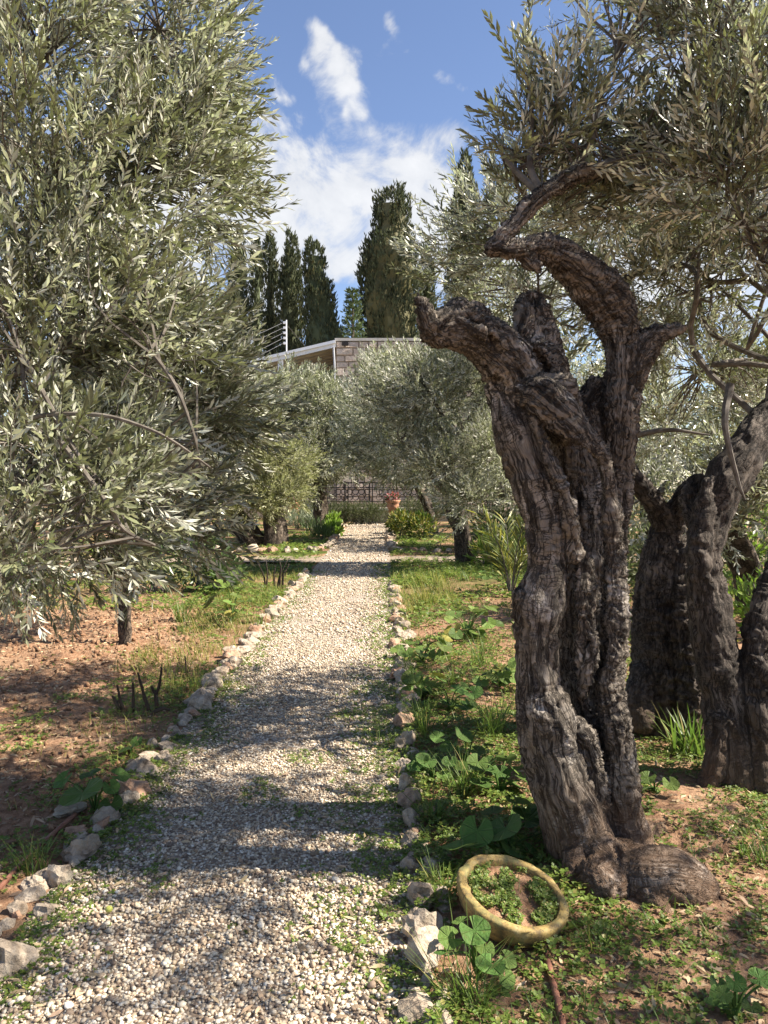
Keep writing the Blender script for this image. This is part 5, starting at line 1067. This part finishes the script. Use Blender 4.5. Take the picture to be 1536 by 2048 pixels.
tuft('arching onion-like tuft between the right edging and the dark mallow', 868, 1650, 120, 60, .45, seed=4, rad=.04)
tuft('dark upright tuft by the brown hose', 65, 1745, 90, 60, .22, seed=5, rad=.06)
tuft('spiky tuft in the red soil to the right of the slim olive trunk', 365, 1245, 70, 60, .25, seed=6, rad=.08, wd=.01)
tuft('short blue green tuft beside the left edging in the sun', 520, 1258, 45, 40, .3, seed=7, rad=.07, wd=.01)
tuft('weeping tuft tangled with the mallow before the bowl', 935, 2010, 190, 90, .6, seed=8, rad=.06, wd=.004)
tuft('broad bladed bright clump between the split trunk and dark bole', 1375, 1515, 110, 60, .35, seed=9, rad=.09, wd=.016, name='leek_clump')
tuft('ragged tuft at the right frame edge under the dark bole', 1512, 1730, 70, 50, .4, seed=10, rad=.07)
tuft('golden feathery tuft right of the path near the furrowed trunk', 845, 1212, 70, 70, .3, 'grassd', seed=11, rad=.16, wd=.008)
tuft('small tuft by the far end of the right edging', 905, 1370, 60, 40, .4, seed=12, rad=.05)
# mallow plants: every broad leaf is a part
def mallow_leaf(mat, seed):
    rng = np.random.default_rng(seed); n = 22; a = np.linspace(-2.85, 2.85, n); r_ = .5 * (1 + .05 * np.cos(a * 5)) * (1 - .05 * np.abs(a) / 2.85)
    rim = np.stack([.12 + r_ * np.cos(a), r_ * np.sin(a), .07 * np.cos(a * 3.5) * r_ + .1 * r_], 1); mid = np.stack([.12 + .5 * r_ * np.cos(a), .5 * r_ * np.sin(a), .025 * np.cos(a * 3.5)], 1); V = np.concatenate([[[0.06, 0, -.03]], mid, rim])
    i = np.arange(n - 1); Fs = [np.stack([0 * i, i + 1, i + 2], 1), np.stack([i + 1, i + 1 + n, i + 2 + n, i + 2], 1)]; me = mesh('leaf', V, Fs, M[mat], smooth=True); return me
ML = {mm: [mallow_leaf(mm, 5 + i) for i in range(3)] for mm in ('mallow', 'mallow_y')}
def mallow(label, leaves, px, py, mat='mallow', seed=0):
    """leaves: (px, py, size px, depth offset)"""
    random.seed(400 + seed); g = put(px, py); t = thing('mallow_plant', label, 'mallow', g, 'broad leaved mallows')
    for lx, ly, w, dy in leaves:
        e = at(lx, ly, g[1] + dy) - g; s = w * (g[1] + dy) / F_PX * 1.0; o = link('leaf', random.choice(ML[mat]), t, e); o.scale = (s, s, s)
        out = Vector((e[0], e[1] - .1, .0)); yaw = math.atan2(out.y, out.x) + random.uniform(-.9, .9); o.rotation_euler = (random.uniform(-.5, .5), random.uniform(-.1, .75), yaw)
        C = catmull([[0, 0, 0], [e[0] * .35, e[1] * .35, e[2] * .7], [e[0], e[1], e[2] - .01]], 4); V, Fs, G = tube(C, np.linspace(.005, .0028, len(C)), 5); link('stem', mesh('stem', V, Fs, M['mallow']), t)
def ring_leaves(px, py, w, n, rx, ry, seed, dep=.12):
    r_ = random.Random(seed); return [(px + r_.uniform(-rx, rx), py - r_.uniform(.1, 1) * ry, w * r_.uniform(.65, 1.15), r_.uniform(-dep, dep)) for _ in range(n)]
mallow('large shaded dark mallow between the clay bowl and split trunk', [(930, 1690, 84, -.1), (955, 1655, 70, 0), (1010, 1650, 86, .02), (1050, 1640, 74, .1), (1075, 1625, 60, .15), (895, 1720, 50, -.08), (1020, 1690, 66, -.02), (1060, 1700, 50, -.05), (1030, 1600, 56, .2), (1090, 1660, 52, .1), (985, 1625, 58, .2), (1075, 1720, 40, 0)], 1010, 1720, seed=1)
mallow('mallow with a drooping pale leaf in the middle of the right bed', [(935, 1530, 46, -.1), (900, 1490, 40, 0), (925, 1465, 44, 0), (955, 1455, 40, .1), (880, 1475, 34, 0), (975, 1490, 40, .1), (900, 1520, 34, -.1), (950, 1500, 38, 0)], 935, 1550, seed=2)
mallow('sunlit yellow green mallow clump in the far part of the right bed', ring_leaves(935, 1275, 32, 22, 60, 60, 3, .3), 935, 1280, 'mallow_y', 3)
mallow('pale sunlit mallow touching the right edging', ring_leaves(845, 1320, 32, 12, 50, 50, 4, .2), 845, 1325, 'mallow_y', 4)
mallow('mallow in half shade beside the tall arching tuft', ring_leaves(900, 1425, 36, 11, 50, 60, 5, .15), 900, 1428, 'mallow', 5)
mallow('fresh green mallow pressed against the front of the clay bowl', [(945, 1855, 66, -.05), (905, 1875, 52, -.05), (985, 1925, 64, -.08), (1010, 1950, 46, -.05), (890, 1905, 44, -.1), (1000, 1990, 44, -.1), (970, 1890, 46, 0), (1012, 1915, 40, 0), (925, 1840, 36, .05)], 955, 1955, seed=6)
mallow('mallow with one big round leaf in the stones of the left edging', [(165, 1580, 88, -.05), (222, 1605, 50, -.05), (185, 1548, 44, .1), (235, 1550, 40, .08), (130, 1555, 44, .1), (165, 1650, 44, -.1), (220, 1570, 36, 0), (200, 1555, 40, .1)], 190, 1625, seed=7)
mallow('tiny mallow with a single bright leaf on the shaded soil', [(258, 1495, 38, -.02), (275, 1480, 26, .05)], 262, 1512, seed=8)
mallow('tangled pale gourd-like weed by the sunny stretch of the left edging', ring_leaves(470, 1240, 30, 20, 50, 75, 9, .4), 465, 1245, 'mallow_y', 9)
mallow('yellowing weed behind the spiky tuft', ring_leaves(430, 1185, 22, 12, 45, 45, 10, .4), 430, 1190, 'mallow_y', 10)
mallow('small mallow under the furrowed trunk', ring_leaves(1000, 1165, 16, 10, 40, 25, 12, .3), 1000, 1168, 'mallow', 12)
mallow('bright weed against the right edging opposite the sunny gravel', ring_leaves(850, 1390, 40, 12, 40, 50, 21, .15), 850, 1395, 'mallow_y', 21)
mallow('low mallow mat just left of the split trunk foot', ring_leaves(1000, 1580, 46, 14, 60, 70, 22, .2), 1000, 1590, 'mallow', 22)
mallow('light green weed beyond the tall arching tuft', ring_leaves(1000, 1370, 34, 14, 40, 50, 23, .25), 1000, 1375, 'mallow_y', 23)
mallow('small weed where the right edging meets the shade of the trunk', ring_leaves(860, 1560, 40, 9, 36, 46, 24, .12), 865, 1565, 'mallow', 24)
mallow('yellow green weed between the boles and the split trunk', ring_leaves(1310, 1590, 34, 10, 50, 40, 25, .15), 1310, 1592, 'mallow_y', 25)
tuft('fine tuft behind the light green weed', 960, 1330, 80, 60, .35, seed=13, rad=.08)
tuft('grass tuft in the corner between the bowl and the right edging', 880, 1790, 90, 60, .4, seed=14, rad=.05)
tuft('sunny grass tuft beside the pale mallow', 815, 1345, 60, 50, .4, seed=15, rad=.06)
tuft('thick grass tuft halfway between the edging and the trunk', 930, 1590, 110, 90, .4, seed=16, rad=.07)
tuft('wispy tuft in front of the trunk burl', 1200, 1900, 80, 40, .5, seed=17, rad=.05)
tuft('tuft growing among stones of the left edging past the rose', 455, 1375, 50, 50, .35, 'grassd', seed=18, rad=.09)
mallow('glossy young weed in the lower right corner', ring_leaves(1470, 2030, 44, 12, 70, 90, 13, .12), 1470, 2035, 'mallow', 13)
def dead_shrub(name, label, px, py, stems, wpx, cat='shrub'):
    g = put(px, py); t = thing(name, label, cat, g)
    for pts in stems:
        C = catmull([at(*q[:2], g[1] + (q[2] if len(q) > 2 else 0)) - g for q in pts], 5); C[0, 2] = min(C[0, 2], -.02); rr = wpx * g[1] / F_PX * .5; V, Fs, G = tube(C, np.linspace(rr, rr * .5, len(C)), 7, True, .1, .3); link('stem', mesh('stem', V, Fs, M['bark2'], smooth=True, attr=G), t)
dead_shrub('pruned_rose', 'cut back bare rose stems standing in the soil by the left edging', 310, 1425, [[(318, 1420), (312, 1395), (320, 1365), (323, 1335)], [(314, 1390), (305, 1378), (303, 1372)], [(300, 1425), (288, 1390), (276, 1345)], [(250, 1430), (242, 1405), (234, 1370)], [(245, 1435), (230, 1400), (224, 1392)], [(266, 1432), (267, 1400), (266, 1365)], [(305, 1425, -.1), (325, 1418, -.1), (340, 1420, -.1)]], 9)
dead_shrub('bare_shrub', 'leafless little shrub by the left edging near the cross path', 535, 1180, [[(532, 1178), (527, 1150), (515, 1125)], [(532, 1178), (535, 1150), (532, 1122)], [(555, 1178), (560, 1150), (575, 1120)], [(560, 1150), (562, 1135), (558, 1120)], [(550, 1176), (548, 1150), (552, 1130)], [(565, 1148), (572, 1140), (578, 1128)]], 5)
dead_shrub('plant_stake', 'single thin dark stake in the soil near the pruned rose', 374, 1356, [[(374, 1356), (372, 1330), (370, 1312)]], 6, 'stake')
M['hose'] = mat_simple('brown rubber hose', (0.2, 0.085, 0.055), (0.27, 0.13, 0.085), 12, .55, 0)
def hose(label, pts):
    C = catmull([(lambda g: np.array([g[0], g[1], H(g[0], g[1])[0] + .012]))(gnd(*q)) for q in pts], 8); V, Fs, G = tube(C - C[0], .011, 10); o = link('irrigation_hose', mesh('irrigation_hose', V, Fs, M['hose'], smooth=True), None, C[0]); tag(o, label, 'hose')
hose('brown irrigation hose lying behind the left edging', [(-60, 1850), (0, 1785), (60, 1720), (118, 1665), (150, 1636)])
hose('brown irrigation hose running out below the clay bowl', [(1085, 1895), (1098, 1940), (1112, 2000), (1125, 2060), (1130, 2110)])
def olive_fruit():
    V, Fc = ico(3); g = gnd(218, 1832); o = link('olive_fruit', mesh('olive_fruit', V * np.array([.014, .0125, .012]), [Fc], mat_simple('green olive skin', (0.32, 0.34, 0.07), (0.4, 0.4, 0.1), 60, .4, 0), smooth=True), None, (g[0], g[1], .026)); tag(o, 'yellow green fallen olive lying on the gravel', 'olive')
olive_fruit()
